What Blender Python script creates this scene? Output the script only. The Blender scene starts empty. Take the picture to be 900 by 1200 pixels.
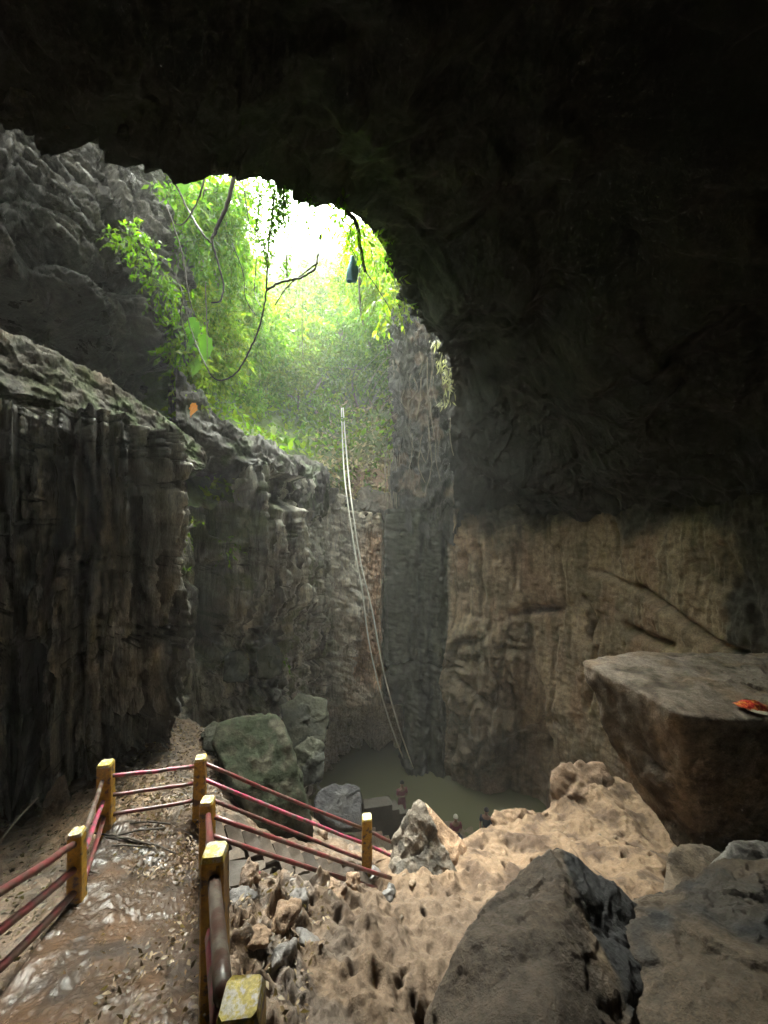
import bpy, bmesh, math, random
import numpy as np
from mathutils import Vector, Matrix
random.seed(7)
RNG = np.random.default_rng(11)
R = math.radians
scn = bpy.context.scene
col = scn.collection

# ------------------------------------------------------------ camera, sky, sun, exposure
FPX = 451.0                       # focal length in pixels of the 900 x 1200 photograph
cam_d = bpy.data.cameras.new('camera')
cam_d.sensor_fit = 'VERTICAL'
cam_d.sensor_height = 34.6
cam_d.lens = 34.6 * FPX / 1200.0
cam_d.clip_start = 0.05
cam_d.clip_end = 1000
cam = bpy.data.objects.new('camera', cam_d)
cam.location = (0, 0, 0)
cam.rotation_euler = (R(90), 0, 0)
col.objects.link(cam)
scn.camera = cam

SUN_EL, SUN_AZ = R(58), R(-19)      # azimuth measured from +Y, positive towards +X
world = bpy.data.worlds.new('World')
scn.world = world
world.use_nodes = True
wn = world.node_tree.nodes; wl = world.node_tree.links
for n in list(wn): wn.remove(n)
sky = wn.new('ShaderNodeTexSky'); sky.sky_type = 'NISHITA'; sky.sun_disc = False
sky.sun_elevation = SUN_EL; sky.sun_rotation = SUN_AZ
sky.air_density = 1.0; sky.dust_density = 6.0; sky.ozone_density = 1.0
hs = wn.new('ShaderNodeHueSaturation'); hs.inputs['Saturation'].default_value = 0.06
bg = wn.new('ShaderNodeBackground'); bg.inputs['Strength'].default_value = 0.15
wo = wn.new('ShaderNodeOutputWorld')
tn = wn.new('ShaderNodeVectorMath'); tn.operation = 'MULTIPLY'; tn.inputs[1].default_value = (1.0, 1.035, .93)   # overcast: greyer and a little warmer than clear sky
wl.new(sky.outputs[0], hs.inputs['Color']); wl.new(hs.outputs[0], tn.inputs[0]); wl.new(tn.outputs[0], bg.inputs[0]); wl.new(bg.outputs[0], wo.inputs[0])

sd = bpy.data.lights.new('sun', 'SUN'); sd.energy = .5; sd.angle = R(22); sd.color = (1.0, 0.97, 0.91)
so = bpy.data.objects.new('sun', sd); col.objects.link(so)
tosun = Vector((math.sin(SUN_AZ)*math.cos(SUN_EL), math.cos(SUN_AZ)*math.cos(SUN_EL), math.sin(SUN_EL)))
so.rotation_euler = (-tosun).to_track_quat('-Z', 'Y').to_euler()
so.location = tosun*60

scn.view_settings.view_transform = 'Standard'
scn.view_settings.look = 'None'
scn.view_settings.exposure = 4.15
scn.view_settings.gamma = 1
scn.cycles.max_bounces = 10
scn.cycles.diffuse_bounces = 5
scn.cycles.volume_bounces = 1
scn.cycles.use_denoising = True
scn.cycles.sample_clamp_indirect = 6
scn.cycles.caustics_reflective = False
scn.cycles.caustics_refractive = False

# ------------------------------------------------------------ helpers
def P(px, py, Y):
    """world point seen at a photograph pixel at depth Y"""
    return np.array([(px-450)/FPX*Y, Y, (600-py)/FPX*Y])
def tag(o, label=None, cat=None, group=None, kind=None):
    if label: o['label'] = label
    if cat: o['category'] = cat
    if group: o['group'] = group
    if kind: o['kind'] = kind
    return o
def empty(name, loc, label=None, cat=None, group=None):
    o = bpy.data.objects.new(name, None); o.location = loc; o.empty_display_size = .2
    col.objects.link(o)
    return tag(o, label, cat, group)
def mesh_obj(name, verts, faces, m, parent=None, colors=None, smooth=True):
    me = bpy.data.meshes.new(name)
    V = np.asarray(verts, dtype=np.float32)
    if parent is not None and parent.type == 'EMPTY':
        V = V - np.array(parent.matrix_world.translation if False else parent.location, dtype=np.float32)
    if isinstance(faces, np.ndarray):
        n, k = faces.shape
        me.vertices.add(len(V)); me.vertices.foreach_set('co', V.ravel())
        me.loops.add(n*k); me.loops.foreach_set('vertex_index', faces.ravel().astype(np.int32))
        me.polygons.add(n)
        me.polygons.foreach_set('loop_start', np.arange(0, n*k, k, dtype=np.int32))
        me.polygons.foreach_set('loop_total', np.full(n, k, dtype=np.int32))
        me.update(calc_edges=True)
    else:
        me.from_pydata([tuple(v) for v in V], [], [tuple(f) for f in faces])
    me.validate()
    if smooth: me.polygons.foreach_set('use_smooth', np.ones(len(me.polygons), dtype=bool))
    if colors is not None:
        a = me.color_attributes.new('Col', 'FLOAT_COLOR', 'POINT')
        c = np.ones((len(V), 4), dtype=np.float32); c[:, :3] = colors
        a.data.foreach_set('color', c.ravel())
    if m is not None: me.materials.append(m)
    o = bpy.data.objects.new(name, me); col.objects.link(o)
    if parent is not None: o.parent = parent
    return o
def grid_faces(nu, nv, close_u=False, close_v=False):
    iu = np.arange(nu if close_u else nu-1); iv = np.arange(nv if close_v else nv-1)
    a, b = np.meshgrid(iu, iv, indexing='ij'); a = a.ravel(); b = b.ravel()
    a1 = (a+1) % nu; b1 = (b+1) % nv
    return np.stack([a*nv+b, a1*nv+b, a1*nv+b1, a*nv+b1], 1)

# ---- noise
_perm = np.random.default_rng(3).permutation(256).astype(np.int32)
_perm = np.concatenate([_perm, _perm, _perm])
_g = np.random.default_rng(5).normal(size=(256, 3)); _g /= np.linalg.norm(_g, axis=1)[:, None]
def perlin(p):
    i = np.floor(p).astype(np.int32); f = p-i; i &= 255
    u = f*f*f*(f*(f*6-15)+10)
    out = 0
    for dx in (0, 1):
        wx = u[:, 0] if dx else 1-u[:, 0]
        hx = _perm[(i[:, 0]+dx) & 255]
        for dy in (0, 1):
            wy = u[:, 1] if dy else 1-u[:, 1]
            hy = _perm[hx+((i[:, 1]+dy) & 255)]
            for dz in (0, 1):
                wz = u[:, 2] if dz else 1-u[:, 2]
                g = _g[_perm[hy+((i[:, 2]+dz) & 255)] & 255]
                d = g[:, 0]*(f[:, 0]-dx)+g[:, 1]*(f[:, 1]-dy)+g[:, 2]*(f[:, 2]-dz)
                out = out+wx*wy*wz*d
    return out*1.6
def fbm(p, o=4, gain=.5, lac=2.03):
    a, s = 1.0, 0
    for k in range(o):
        s = s+a*perlin(p+k*17.3); p = p*lac; a *= gain
    return s
def ridged(p, o=3, gain=.5, lac=2.1):
    a, s = 1.0, 0
    for k in range(o):
        s = s+a*(1-2*np.abs(perlin(p+k*9.7))); p = p*lac; a *= gain
    return s
def voro(p):
    """F1, F2 and a random number per cell"""
    i = np.floor(p).astype(np.int32); f = p-i
    n = len(p); F1 = np.full(n, 9.); F2 = np.full(n, 9.); idr = np.zeros(n)
    for dx in (-1, 0, 1):
        for dy in (-1, 0, 1):
            for dz in (-1, 0, 1):
                h = _perm[_perm[_perm[(i[:, 0]+dx) & 255]+((i[:, 1]+dy) & 255)]+((i[:, 2]+dz) & 255)]
                r0 = _perm[h]/256.; r1 = _perm[h+37]/256.; r2 = _perm[h+91]/256.
                d = np.sqrt((dx+r0-f[:, 0])**2+(dy+r1-f[:, 1])**2+(dz+r2-f[:, 2])**2)
                m = d < F1
                F2 = np.where(m, F1, np.minimum(F2, d)); idr = np.where(m, r0, idr); F1 = np.where(m, d, F1)
    return F1, F2, idr
def A3(x, y, z): return np.stack([np.asarray(x, float)+0*np.asarray(y, float), np.asarray(y, float)+0*np.asarray(x, float), np.asarray(z, float)+0*np.asarray(x, float)+0*np.asarray(y, float)], 1)
def sstep(a, b, x):
    t = np.clip((x-a)/(b-a), 0, 1); return t*t*(3-2*t)
def box2(x, y, x0, x1, y0, y1, s=6, s2=None):
    s2 = s2 or s
    return sstep(x0-s, x0+s, x)*(1-sstep(x1-s, x1+s, x))*sstep(y0-s2, y0+s2, y)*(1-sstep(y1-s2, y1+s2, y))
def polyline_dist(x, y, pts):
    best = np.full(np.shape(x), 1e9)
    for (x0, y0), (x1, y1) in zip(pts[:-1], pts[1:]):
        dx, dy = x1-x0, y1-y0
        t = np.clip(((x-x0)*dx+(y-y0)*dy)/(dx*dx+dy*dy), 0, 1)
        best = np.minimum(best, np.hypot(x-x0-t*dx, y-y0-t*dy))
    return best
def mix(a, b, t): return a*(1-t)[:, None]+np.asarray(b)*t[:, None]
class RBF:
    """thin plate spline through scattered heights"""
    def __init__(s, xy, z, lam=1e-3):
        xy = np.array(xy, float); z = np.array(z, float); n = len(xy)
        K = s.k(np.linalg.norm(xy[:, None]-xy[None], axis=2))+lam*np.eye(n)
        M = np.zeros((n+3, n+3)); M[:n, :n] = K; M[:n, n] = 1; M[:n, n+1:] = xy; M[n, :n] = 1; M[n+1:, :n] = xy.T
        s.w = np.linalg.solve(M, np.concatenate([z, [0, 0, 0]])); s.xy = xy
    @staticmethod
    def k(r): return np.where(r > 1e-9, r*r*np.log(np.maximum(r, 1e-9)), 0)
    def __call__(s, x, y):
        x = np.asarray(x, float); y = np.asarray(y, float); n = len(s.xy)
        out = s.w[n]+s.w[n+1]*x+s.w[n+2]*y
        for k in range(n): out = out+s.w[k]*s.k(np.hypot(x-s.xy[k, 0], y-s.xy[k, 1]))
        return out

# ---- materials
def new_mat(name):
    m = bpy.data.materials.new(name); m.use_nodes = True
    nt = m.node_tree; return m, nt, nt.nodes['Principled BSDF']
def rock_mat(name, base=None, rough=(.45, .85), bump=.5, scale=6., bdist=.03, stretch=(1, 1, 1), spec=.5, var=.45, attr=True, spots=None):
    m, nt, b = new_mat(name); N = nt.nodes; L = nt.links
    tc = N.new('ShaderNodeTexCoord'); mp = N.new('ShaderNodeMapping'); mp.inputs['Scale'].default_value = stretch
    geo = N.new('ShaderNodeNewGeometry')
    L.new(geo.outputs['Position'], mp.inputs['Vector'])
    n1 = N.new('ShaderNodeTexNoise'); n1.inputs['Scale'].default_value = scale; n1.inputs['Detail'].default_value = 9; n1.inputs['Roughness'].default_value = .68
    n2 = N.new('ShaderNodeTexNoise'); n2.inputs['Scale'].default_value = scale*.23; n2.inputs['Detail'].default_value = 6; n2.inputs['Roughness'].default_value = .6
    n3 = N.new('ShaderNodeTexNoise'); n3.inputs['Scale'].default_value = scale*5; n3.inputs['Detail'].default_value = 5; n3.inputs['Roughness'].default_value = .7
    for n in (n1, n2): L.new(mp.outputs[0], n.inputs['Vector'])
    mp3 = N.new('ShaderNodeMapping'); mp3.inputs['Scale'].default_value = tuple(q_**.5 for q_ in stretch); L.new(geo.outputs['Position'], mp3.inputs['Vector']); L.new(mp3.outputs[0], n3.inputs['Vector'])
    if attr:
        a = N.new('ShaderNodeVertexColor'); a.layer_name = 'Col'; csrc = a.outputs[0]
    else:
        a = N.new('ShaderNodeRGB'); a.outputs[0].default_value = (*base, 1); csrc = a.outputs[0]
    r1 = N.new('ShaderNodeMapRange'); r1.inputs[1].default_value = .3; r1.inputs[2].default_value = .7; r1.inputs[3].default_value = 1-var; r1.inputs[4].default_value = 1+var
    L.new(n1.outputs[0], r1.inputs[0])
    r2 = N.new('ShaderNodeMapRange'); r2.inputs[1].default_value = .3; r2.inputs[2].default_value = .7; r2.inputs[3].default_value = 1-var*.8; r2.inputs[4].default_value = 1+var*.8
    L.new(n3.outputs[0], r2.inputs[0])
    mu = N.new('ShaderNodeMath'); mu.operation = 'MULTIPLY'; L.new(r1.outputs[0], mu.inputs[0]); L.new(r2.outputs[0], mu.inputs[1])
    mc = N.new('ShaderNodeVectorMath'); mc.operation = 'SCALE'; L.new(csrc, mc.inputs[0]); L.new(mu.outputs[0], mc.inputs['Scale'])
    L.new(mc.outputs[0], b.inputs['Base Color'])
    rr = N.new('ShaderNodeMapRange'); rr.inputs[1].default_value = .35; rr.inputs[2].default_value = .65; rr.inputs[3].default_value = rough[0]; rr.inputs[4].default_value = rough[1]
    L.new(n2.outputs[0], rr.inputs[0]); L.new(rr.outputs[0], b.inputs['Roughness'])
    b.inputs['Specular IOR Level'].default_value = spec
    ad = N.new('ShaderNodeMath'); ad.operation = 'MULTIPLY_ADD'; ad.inputs[1].default_value = .35
    L.new(n3.outputs[0], ad.inputs[0]); L.new(n1.outputs[0], ad.inputs[2])
    bp = N.new('ShaderNodeBump'); bp.inputs['Strength'].default_value = bump; bp.inputs['Distance'].default_value = bdist
    L.new(ad.outputs[0], bp.inputs['Height']); L.new(bp.outputs[0], b.inputs['Normal'])
    return m
def plain_mat(name, c, rough=.6, var=.3, scale=20., bump=.2, c2=None, thr=.55, metal=0., spec=.5):
    """paint or cloth with worn patches of a second colour"""
    m, nt, b = new_mat(name); N = nt.nodes; L = nt.links
    geo = N.new('ShaderNodeNewGeometry')
    n1 = N.new('ShaderNodeTexNoise'); n1.inputs['Scale'].default_value = scale; n1.inputs['Detail'].default_value = 8; n1.inputs['Roughness'].default_value = .65
    L.new(geo.outputs['Position'], n1.inputs['Vector'])
    n2 = N.new('ShaderNodeTexNoise'); n2.inputs['Scale'].default_value = scale*4; n2.inputs['Detail'].default_value = 4
    L.new(geo.outputs['Position'], n2.inputs['Vector'])
    cr = N.new('ShaderNodeValToRGB'); e = cr.color_ramp.elements
    e[0].position = thr-.03; e[1].position = thr+.05
    e[0].color = (*c, 1); e[1].color = (*(c2 or c), 1)
    L.new(n1.outputs[0], cr.inputs[0])
    r2 = N.new('ShaderNodeMapRange'); r2.inputs[1].default_value = .3; r2.inputs[2].default_value = .7; r2.inputs[3].default_value = 1-var; r2.inputs[4].default_value = 1+var
    L.new(n2.outputs[0], r2.inputs[0])
    mc = N.new('ShaderNodeVectorMath'); mc.operation = 'SCALE'; L.new(cr.outputs[0], mc.inputs[0]); L.new(r2.outputs[0], mc.inputs['Scale'])
    L.new(mc.outputs[0], b.inputs['Base Color'])
    b.inputs['Roughness'].default_value = rough; b.inputs['Metallic'].default_value = metal
    b.inputs['Specular IOR Level'].default_value = spec
    bp = N.new('ShaderNodeBump'); bp.inputs['Strength'].default_value = bump; bp.inputs['Distance'].default_value = .01
    L.new(n1.outputs[0], bp.inputs['Height']); L.new(bp.outputs[0], b.inputs['Normal'])
    return m
def leaf_mat(name, trans=.5):
    m, nt, b = new_mat(name); N = nt.nodes; L = nt.links
    a = N.new('ShaderNodeVertexColor'); a.layer_name = 'Col'
    L.new(a.outputs[0], b.inputs['Base Color']); b.inputs['Roughness'].default_value = .5
    t = N.new('ShaderNodeBsdfTranslucent')
    g = N.new('ShaderNodeVectorMath'); g.operation = 'MULTIPLY'; g.inputs[1].default_value = (2.15, 2.45, .95)
    L.new(a.outputs[0], g.inputs[0]); L.new(g.outputs[0], t.inputs['Color'])
    mx = N.new('ShaderNodeMixShader'); mx.inputs[0].default_value = trans
    L.new(b.outputs[0], mx.inputs[1]); L.new(t.outputs[0], mx.inputs[2])
    L.new(mx.outputs[0], N['Material Output'].inputs['Surface'])
    return m

M = {}
M['wall'] = rock_mat('wet_limestone', rough=(.2, .65), bump=1.0, scale=8, bdist=.12, stretch=(1, 1, .16), var=.6)
M['tan'] = rock_mat('tan_limestone', rough=(.6, .95), bump=.7, scale=4.5, bdist=.05, var=.4, spec=.3)
M['shelf'] = rock_mat('shelf_limestone', rough=(.55, .95), bump=1.0, scale=6, bdist=.08, var=.55, spec=.3)
M['ceil'] = rock_mat('ceiling_rock', rough=(.6, .9), bump=.8, scale=2, bdist=.12)
M['rock'] = rock_mat('boulder_rock', rough=(.45, .9), bump=1.0, scale=8, bdist=.05, spec=.3)
M['moss'] = rock_mat('mossy_rock', rough=(.8, 1), bump=1.0, scale=14, bdist=.04, spec=.1)
M['black'] = rock_mat('wet_black_rock', rough=(.28, .6), bump=.8, scale=6, bdist=.03)
M['mud'] = rock_mat('wet_mud', rough=(.12, .4), bump=.45, scale=7, bdist=.03, var=.22, stretch=(1.6, .8, 1))
M['mud'].node_tree.nodes['Principled BSDF'].inputs['Coat Weight'].default_value = 1.0
M['mud'].node_tree.nodes['Principled BSDF'].inputs['Coat Roughness'].default_value = .16
_m = M['mud'].node_tree; _n = [n for n in _m.nodes if n.type == 'TEX_NOISE'][1]; _r = _m.nodes.new('ShaderNodeMapRange'); _r.inputs[1].default_value = .42; _r.inputs[2].default_value = .56; _r.inputs[3].default_value = .1; _r.inputs[4].default_value = .55
_m.links.new(_n.outputs[0], _r.inputs[0]); _m.links.new(_r.outputs[0], _m.nodes['Principled BSDF'].inputs['Coat Weight'])
_m.links.new([n for n in _m.nodes if n.type == 'BUMP'][0].outputs[0], _m.nodes['Principled BSDF'].inputs['Coat Normal'])
M['sand'] = rock_mat('damp_sand', rough=(.7, .95), bump=1.0, scale=9, bdist=.045, var=.3, spec=.25)
M['litter'] = rock_mat('leaf_litter_soil', rough=(.4, .9), bump=.8, scale=14, bdist=.03)
M['stone'] = rock_mat('paving_stone', spec=.2, rough=(.6, .95), bump=.5, scale=12, bdist=.01, var=.3)
M['leaf'] = leaf_mat('leaf', .55)
M['deadleaf'] = leaf_mat('dead_leaf', .2)
M['vine'] = plain_mat('vine_bark', (.05, .04, .03), .8)
M['bark'] = plain_mat('bark', (.16, .13, .1), .85, scale=5)
M['root'] = plain_mat('pale_root', (.22, .19, .14), .8)
M['yellow'] = plain_mat('yellow_post_paint', (.5, .28, .012), .45, scale=9, c2=(.10, .065, .03), thr=.54, bump=.5)
M['cap'] = plain_mat('worn_post_top', (.55, .42, .06), .5, scale=22, c2=(.5, .45, .33), thr=.5, bump=.4)
M['red'] = plain_mat('red_rail_paint', (.15, .035, .035), .35, scale=7, c2=(.09, .05, .04), thr=.5, bump=.3)
M['pink'] = plain_mat('pink_rail_paint', (.38, .06, .11), .4, scale=8, c2=(.13, .1, .09), thr=.52, bump=.3)
M['grey'] = plain_mat('bare_grey_rail', (.14, .12, .1), .35, scale=9, c2=(.08, .04, .03), thr=.5)
M['rope'] = plain_mat('pale_rope', (.8, .78, .7), .8)

# ------------------------------------------------------------ cave wall (one sheet all round)
WP = [(-9.5, -4), (-8.2, 0), (-7.3, 3), (-6.9, 5.4), (-6.3, 6.5), (-5.4, 7.0), (-4.85, 7.6), (-4.66, 8.15), (-4.8, 8.8), (-5.2, 9.6), (-5.35, 10.5), (-4.9, 11.2),
      (-4.2, 12.1), (-3.62, 12.9), (-4.0, 15.2), (-3.75, 17.3), (-3.1, 19.4), (-1.4, 21.6), (.30, 22), (.62, 21.1), (3.55, 21), (4.2, 20), (6.25, 18.8),
      (7.6, 18), (9.0, 15), (9.5, 12), (10.0, 9.6), (10.6, 7), (11.5, 3), (11.5, -3), (8, -8), (0, -10), (-8, -8), (-9.5, -4)]
def smooth_path(pts, n_sub=14):
    pts = np.array(pts, float); out = []
    n = len(pts)
    for i in range(n-1):
        p0 = pts[max(i-1, 0)]; p1 = pts[i]; p2 = pts[i+1]; p3 = pts[min(i+2, n-1)]
        for k in range(n_sub):
            t = k/n_sub
            c = .5*((2*p1)+(-p0+p2)*t+(2*p0-5*p1+4*p2-p3)*t*t+(-p0+3*p1-3*p2+p3)*t**3)
            out.append(.6*c+.4*(p1+(p2-p1)*t))
    out.append(pts[-1]); return np.array(out)
def resample(path, dens):
    """points along a path with a spacing given per point by dens(p)"""
    seg = np.linalg.norm(np.diff(path, axis=0), axis=1); mid = (path[1:]+path[:-1])/2
    w = seg/dens(mid); c = np.concatenate([[0], np.cumsum(w)]); n = int(c[-1])+2
    q = np.linspace(0, c[-1], n)
    P2 = np.stack([np.interp(q, c, path[:, k]) for k in range(path.shape[1])], 1)
    s = np.concatenate([[0], np.cumsum(seg)]); S = np.interp(q, c, s)
    return P2, S
def wall_dens(p):
    x, y = p[:, 0], p[:, 1]
    vis = (y > 1) & (np.abs(x) < y*1.12+.2)
    return np.where(vis, np.maximum(y, 3)/FPX*1.7, .35)
wp, ws = resample(smooth_path(WP), wall_dens)
# outward normal (away from the cave)
tan = np.gradient(wp, axis=0); tan /= np.linalg.norm(tan, axis=1)[:, None]
wnorm = np.stack([-tan[:, 1], tan[:, 0]], 1)            # path runs clockwise seen from above
for k in range(3): wnorm[1:-1] = (wnorm[:-2]+wnorm[1:-1]+wnorm[2:])/3
kk = np.ones(15)/15
wnorm = np.stack([np.convolve(np.pad(wnorm[:, j], 7, mode='edge'), kk, 'valid') for j in (0, 1)], 1)
wnorm /= np.linalg.norm(wnorm, axis=1)[:, None]
NR = 430
U = len(wp)
yv = np.maximum(wp[:, 1], .6); wpx = np.where(wp[:, 1] > .8, 450+FPX*wp[:, 0]/yv, np.where(wp[:, 0] < 0, -900, 1800))
# top of the wall: row in the photograph where it meets the shelf above
topy = np.interp(wpx, [-900, -40, 0, 60, 120, 150, 200, 215, 232, 250, 300, 330, 380, 400, 456, 462, 530, 1800], [470, 470, 480, 490, 490, 500, 528, 540, 550, 548, 548, 560, 574, 598, 602, 596, 596, 400])
ztop = np.where(wp[:, 1] > .8, (600-topy)/FPX*yv, 10.5)
ztop = np.where(wpx > 535, 3+np.clip((wpx-535)/300, 0, 1)*3, ztop)
ztop = np.where((wp[:, 1] <= 3.5) & (wpx < 0), 11, ztop); ztop = np.where((wp[:, 1] <= 4) & (wpx > 500), 11, ztop)
zbot = np.interp(wpx, [-900, 0, 150, 200, 240, 300, 1800], [-7, -7, -7.5, -9, -13, -15.5, -15.5])
row = np.linspace(0, 1, NR)
Z = ztop[:, None]*(1-row)[None]+zbot[:, None]*row[None]
SX = np.repeat(ws, NR); X0 = np.repeat(wp[:, 0], NR); Y0 = np.repeat(wp[:, 1], NR); NX = np.repeat(wnorm[:, 0], NR); NY = np.repeat(wnorm[:, 1], NR)
Zr = Z.ravel(); PX = np.repeat(wpx, NR); PY = np.where(Y0 > .8, 600-FPX*Zr/np.maximum(Y0, .8), 600)
blk = (((PX > 230) & (PX < 470) & (PY > 720)) | (PX > 375)).astype(float)
sc = np.clip(Y0/8, 1, 2.2)                              # coarser features further away
left = 1-sstep(375, 400, PX); mid = sstep(375, 400, PX)*(1-sstep(455, 460, PX)); pan = sstep(455, 461, PX)*(1-sstep(525, 534, PX)); right = sstep(525, 534, PX)
warp = fbm(A3(SX*.5, Zr*.3, 3.3), 3)
warp2 = fbm(A3(SX*1.1, Zr*.8, 8.3), 3)
fl1 = ridged(A3(SX*.75+warp*.35, Zr*.07, 1.1), 2)
fl2 = ridged(A3(SX*2.9+warp*.7+warp2*.25, Zr*.16, 5.1), 3)
fl3 = ridged(A3(SX*8+warp2*.9, Zr*.55, 9.1), 3)
def billow(p, o=3, gain=.5):
    a, s_ = 1.0, 0
    for k in range(o): s_ = s_+a*np.minimum(np.abs(perlin(p+k*9.7))*2.6, 1)**.7; p = p*np.array([2.1, 1.7, 2.]); a *= gain
    return s_
bw1 = billow(A3(SX*.95+warp*.06, Zr*.03, 1.1), 1); bw2 = billow(A3(SX*4.2/sc**.5+warp*.15+warp2*.10, Zr*.10, 5.1), 2); bw3 = billow(A3(SX*10/sc**.5+warp2*.35, Zr*.35, 7.1), 2)
F1, F2, cid = voro(A3((SX+warp2*.14)*2.6/sc, (Zr+warp*.2)*np.where(blk > .5, 1.15, .24)/sc, 0*SX+.5))
edge = np.clip((F2-F1)*3.2, 0, 1)
F1b, F2b, cidb = voro(A3((SX+warp2*.1)*6.5/sc, (Zr+warp2*.12)*np.where(blk > .5, 2.6, 1.1)/sc, 0*SX+7.5))
edgeb = np.clip((F2b-F1b)*3., 0, 1)
_, _, cidc = voro(A3((SX+warp2*.1)*11/sc, (Zr+warp2*.1)*4/sc, 0*SX+2.5))
fine = fbm(A3(SX*5, Zr*4.2, 2.2), 4)
strata = ridged(A3(SX*.12+3, Zr*1.5+warp*.5, 4.4), 2)
# protrusion towards the cave
ck = 1-.85*box2(PX, PY, 178, 244, 0, 2000, 10)                # the buttress corner is worn smoother
pr_left = .12*fl1+.42*bw1+.50*bw2*(.4+.6*ck)+.30*bw3*ck-.58+(.26*(cid-.5)+.10*edge+.18*(cidb-.5)*sstep(-.3, .3, warp2)+.10*edgeb+.09*fine+.10*fl3+.10*(cidc-.5))*ck
low = sstep(735, 790, PY)*(1-sstep(300, 330, 300+0*PX))
blocky = box2(PX, PY, 230, 470, 720, 900, 20)
pr_left = pr_left*(1-.95*blocky)+blocky*(.28*(cid-.5)+.16*edge-.1+.2*(cidb-.5)+.14*edgeb+.25*fl1*.5+.14*fine+.2*bw1)
pr_mid = .15*fl1+.25*fl2+.25*ridged(A3(SX*1.6, Zr*1.2, 14.), 3)*sstep(640, 720, PY)+.5*(cid-.5)*sstep(690, 740, PY)+.34*edge*sstep(640, 700, PY)+.3*edgeb+.3*(cidb-.5)+.2*fine+.1*fl3
pr_pan = .14*fl1+.04*(cidb-.5)+.16*(cid-.5)+.06*fine+.10*bw3+.03*fine+.45*bw1-.2+.12*bw2+.12*edge*sstep(740, 760, PY)
lowr = box2(PX, PY, 520, 610, 735, 900, 22)
pr_right = .27*fbm(A3(SX*.35, Zr*.3, 6.6), 4)+.12*fl2*(1-sstep(560, 640, PX))+.05*fine+.05*ridged(A3(SX*.9, Zr*.8, 2.1), 4)+lowr*(.5*(cid-.5)+.3*edge+.25*(cidb-.5)+.3)+.05*(cidb-.5)+.05*np.minimum(ridged(A3(SX*.5+3, Zr*.35, 4.1), 3), 1.1)-.10*(1-sstep(.08, .2, F1b))*sstep(0, .4, warp)
pr = pr_left*left+pr_mid*mid+pr_pan*pan+pr_right*right
wob = fbm(A3(PX*.03, PY*.03, 1.0), 3)*6
nich = 0
for (x0, x1, y0, y1, d, s) in [(226, 250, 632, 772, 1.5, 5), (216, 262, 545, 632, .9, 6), (-200, 62, 742, 905, .7, 14), (68, 92, 520, 640, .5, 6),
                               (366, 470, 826, 1000, 2.2, 10), (238, 300, 745, 760, .3, 5), (120, 180, 830, 870, .3, 8), (355, 375, 800, 850, .8, 6),
                               (196, 206, 650, 900, .5, 4), (300, 330, 560, 592, .8, 6), (404, 424, 768, 800, .7, 5), (585, 640, 860, 960, .8, 14)]:
    nich = nich+d*box2(PX+wob, PY+wob*.7, x0, x1, y0, y1, s)
for pts, w, d in [([(620, 735), (626, 770), (636, 810), (640, 900)], 3.0, .30), ([(752, 690), (785, 712), (815, 735), (850, 758), (880, 765)], 4.5, .45),
                  ([(735, 735), (760, 748), (790, 757)], 5, .5), ([(685, 700), (694, 725), (692, 752)], 3, .3), ([(605, 645), (604, 685)], 2.5, .22),
                  ([(618, 715), (650, 717), (655, 722)], 5, .25), ([(575, 620), (582, 655)], 4, .35), ([(650, 740), (652, 800), (645, 850)], 2.5, .2),
                  ([(462, 777), (500, 775), (545, 778)], 2, .25), ([(335, 783), (380, 770), (420, 765)], 3, .4), ([(420, 785), (456, 783)], 4, .5),
                  ([(375, 600), (378, 690), (372, 720)], 2.5, .4), ([(700, 670), (745, 690)], 3, .2), ([(590, 755), (625, 765)], 4, .3), ([(850, 640), (880, 690), (900, 740)], 7, .2), ([(655, 640), (662, 690), (655, 735)], 2.5, .2), ([(560, 640), (566, 700), (560, 745)], 3, .3), ([(545, 650), (548, 720)], 3, .3), ([(720, 615), (722, 650)], 3, .3), ([(600, 800), (612, 850)], 4, .3), ([(700, 760), (690, 830)], 3, .3), ([(600, 720), (660, 712)], 4, .3)]:
    nich = nich+d*np.exp(-(polyline_dist(PX+wob*.6, PY+wob*.5, pts)/w)**2)
nich = nich+.14*ck*(1-sstep(.02, .07, np.abs(fbm(A3(SX*.6, Zr*3.2, 71.), 3)-.35)))*left
off = -pr+nich
# lip at the very top leans back under the shelf
vx = X0+NX*off; vy = Y0+NY*off
# wall colours: the stone's own, with some shade painted in
base = np.tile(np.array([.37, .355, .285]), (len(SX), 1))
streak = fbm(A3(SX*2.2+warp*.5, Zr*.12, 31.), 4)
base = mix(base, [.60, .575, .47], sstep(.0, .45, streak)*left*.85)
base = mix(base, [.055, .052, .045], sstep(.0, .4, -streak)*left*.9)
st2 = fbm(A3(SX*5.5+warp*.4, Zr*.22, 41.), 3); st3 = fbm(A3(SX*9+warp*.4, Zr*.5, 51.), 2)
base = mix(base, [.04, .038, .032], sstep(.12, .35, -st2)*left*.75)      # black water stains running down, doubling as shade between the flutes
base = mix(base, [.66, .64, .54], sstep(.15, .45, st2)*left*.7)          # pale lime
base = mix(base, [.10, .085, .065], sstep(.15, .35, st3)*left*.6)
bed = fbm(A3(SX*.6, Zr*3.2, 71.), 3); base = mix(base, [.05, .046, .038], (1-sstep(.02, .05, np.abs(bed-.35)))*left*.8)     # thin dark bedding cracks
base = mix(base, [.06, .058, .048], (1-sstep(.12, .42, bw2))*left*.7)  # shade in the flute grooves painted into the colour
base = mix(base, [.17, .20, .10], sstep(.1, .6, fbm(A3(SX*.8, Zr*.8, 12.), 3))*sstep(150, 260, PX)*left*.8)
base = mix(base, [.56, .49, .38], mid)
base = mix(base, [.64, .43, .28], mid*box2(PX, PY, 408, 456, 620, 800, 10))
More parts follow.
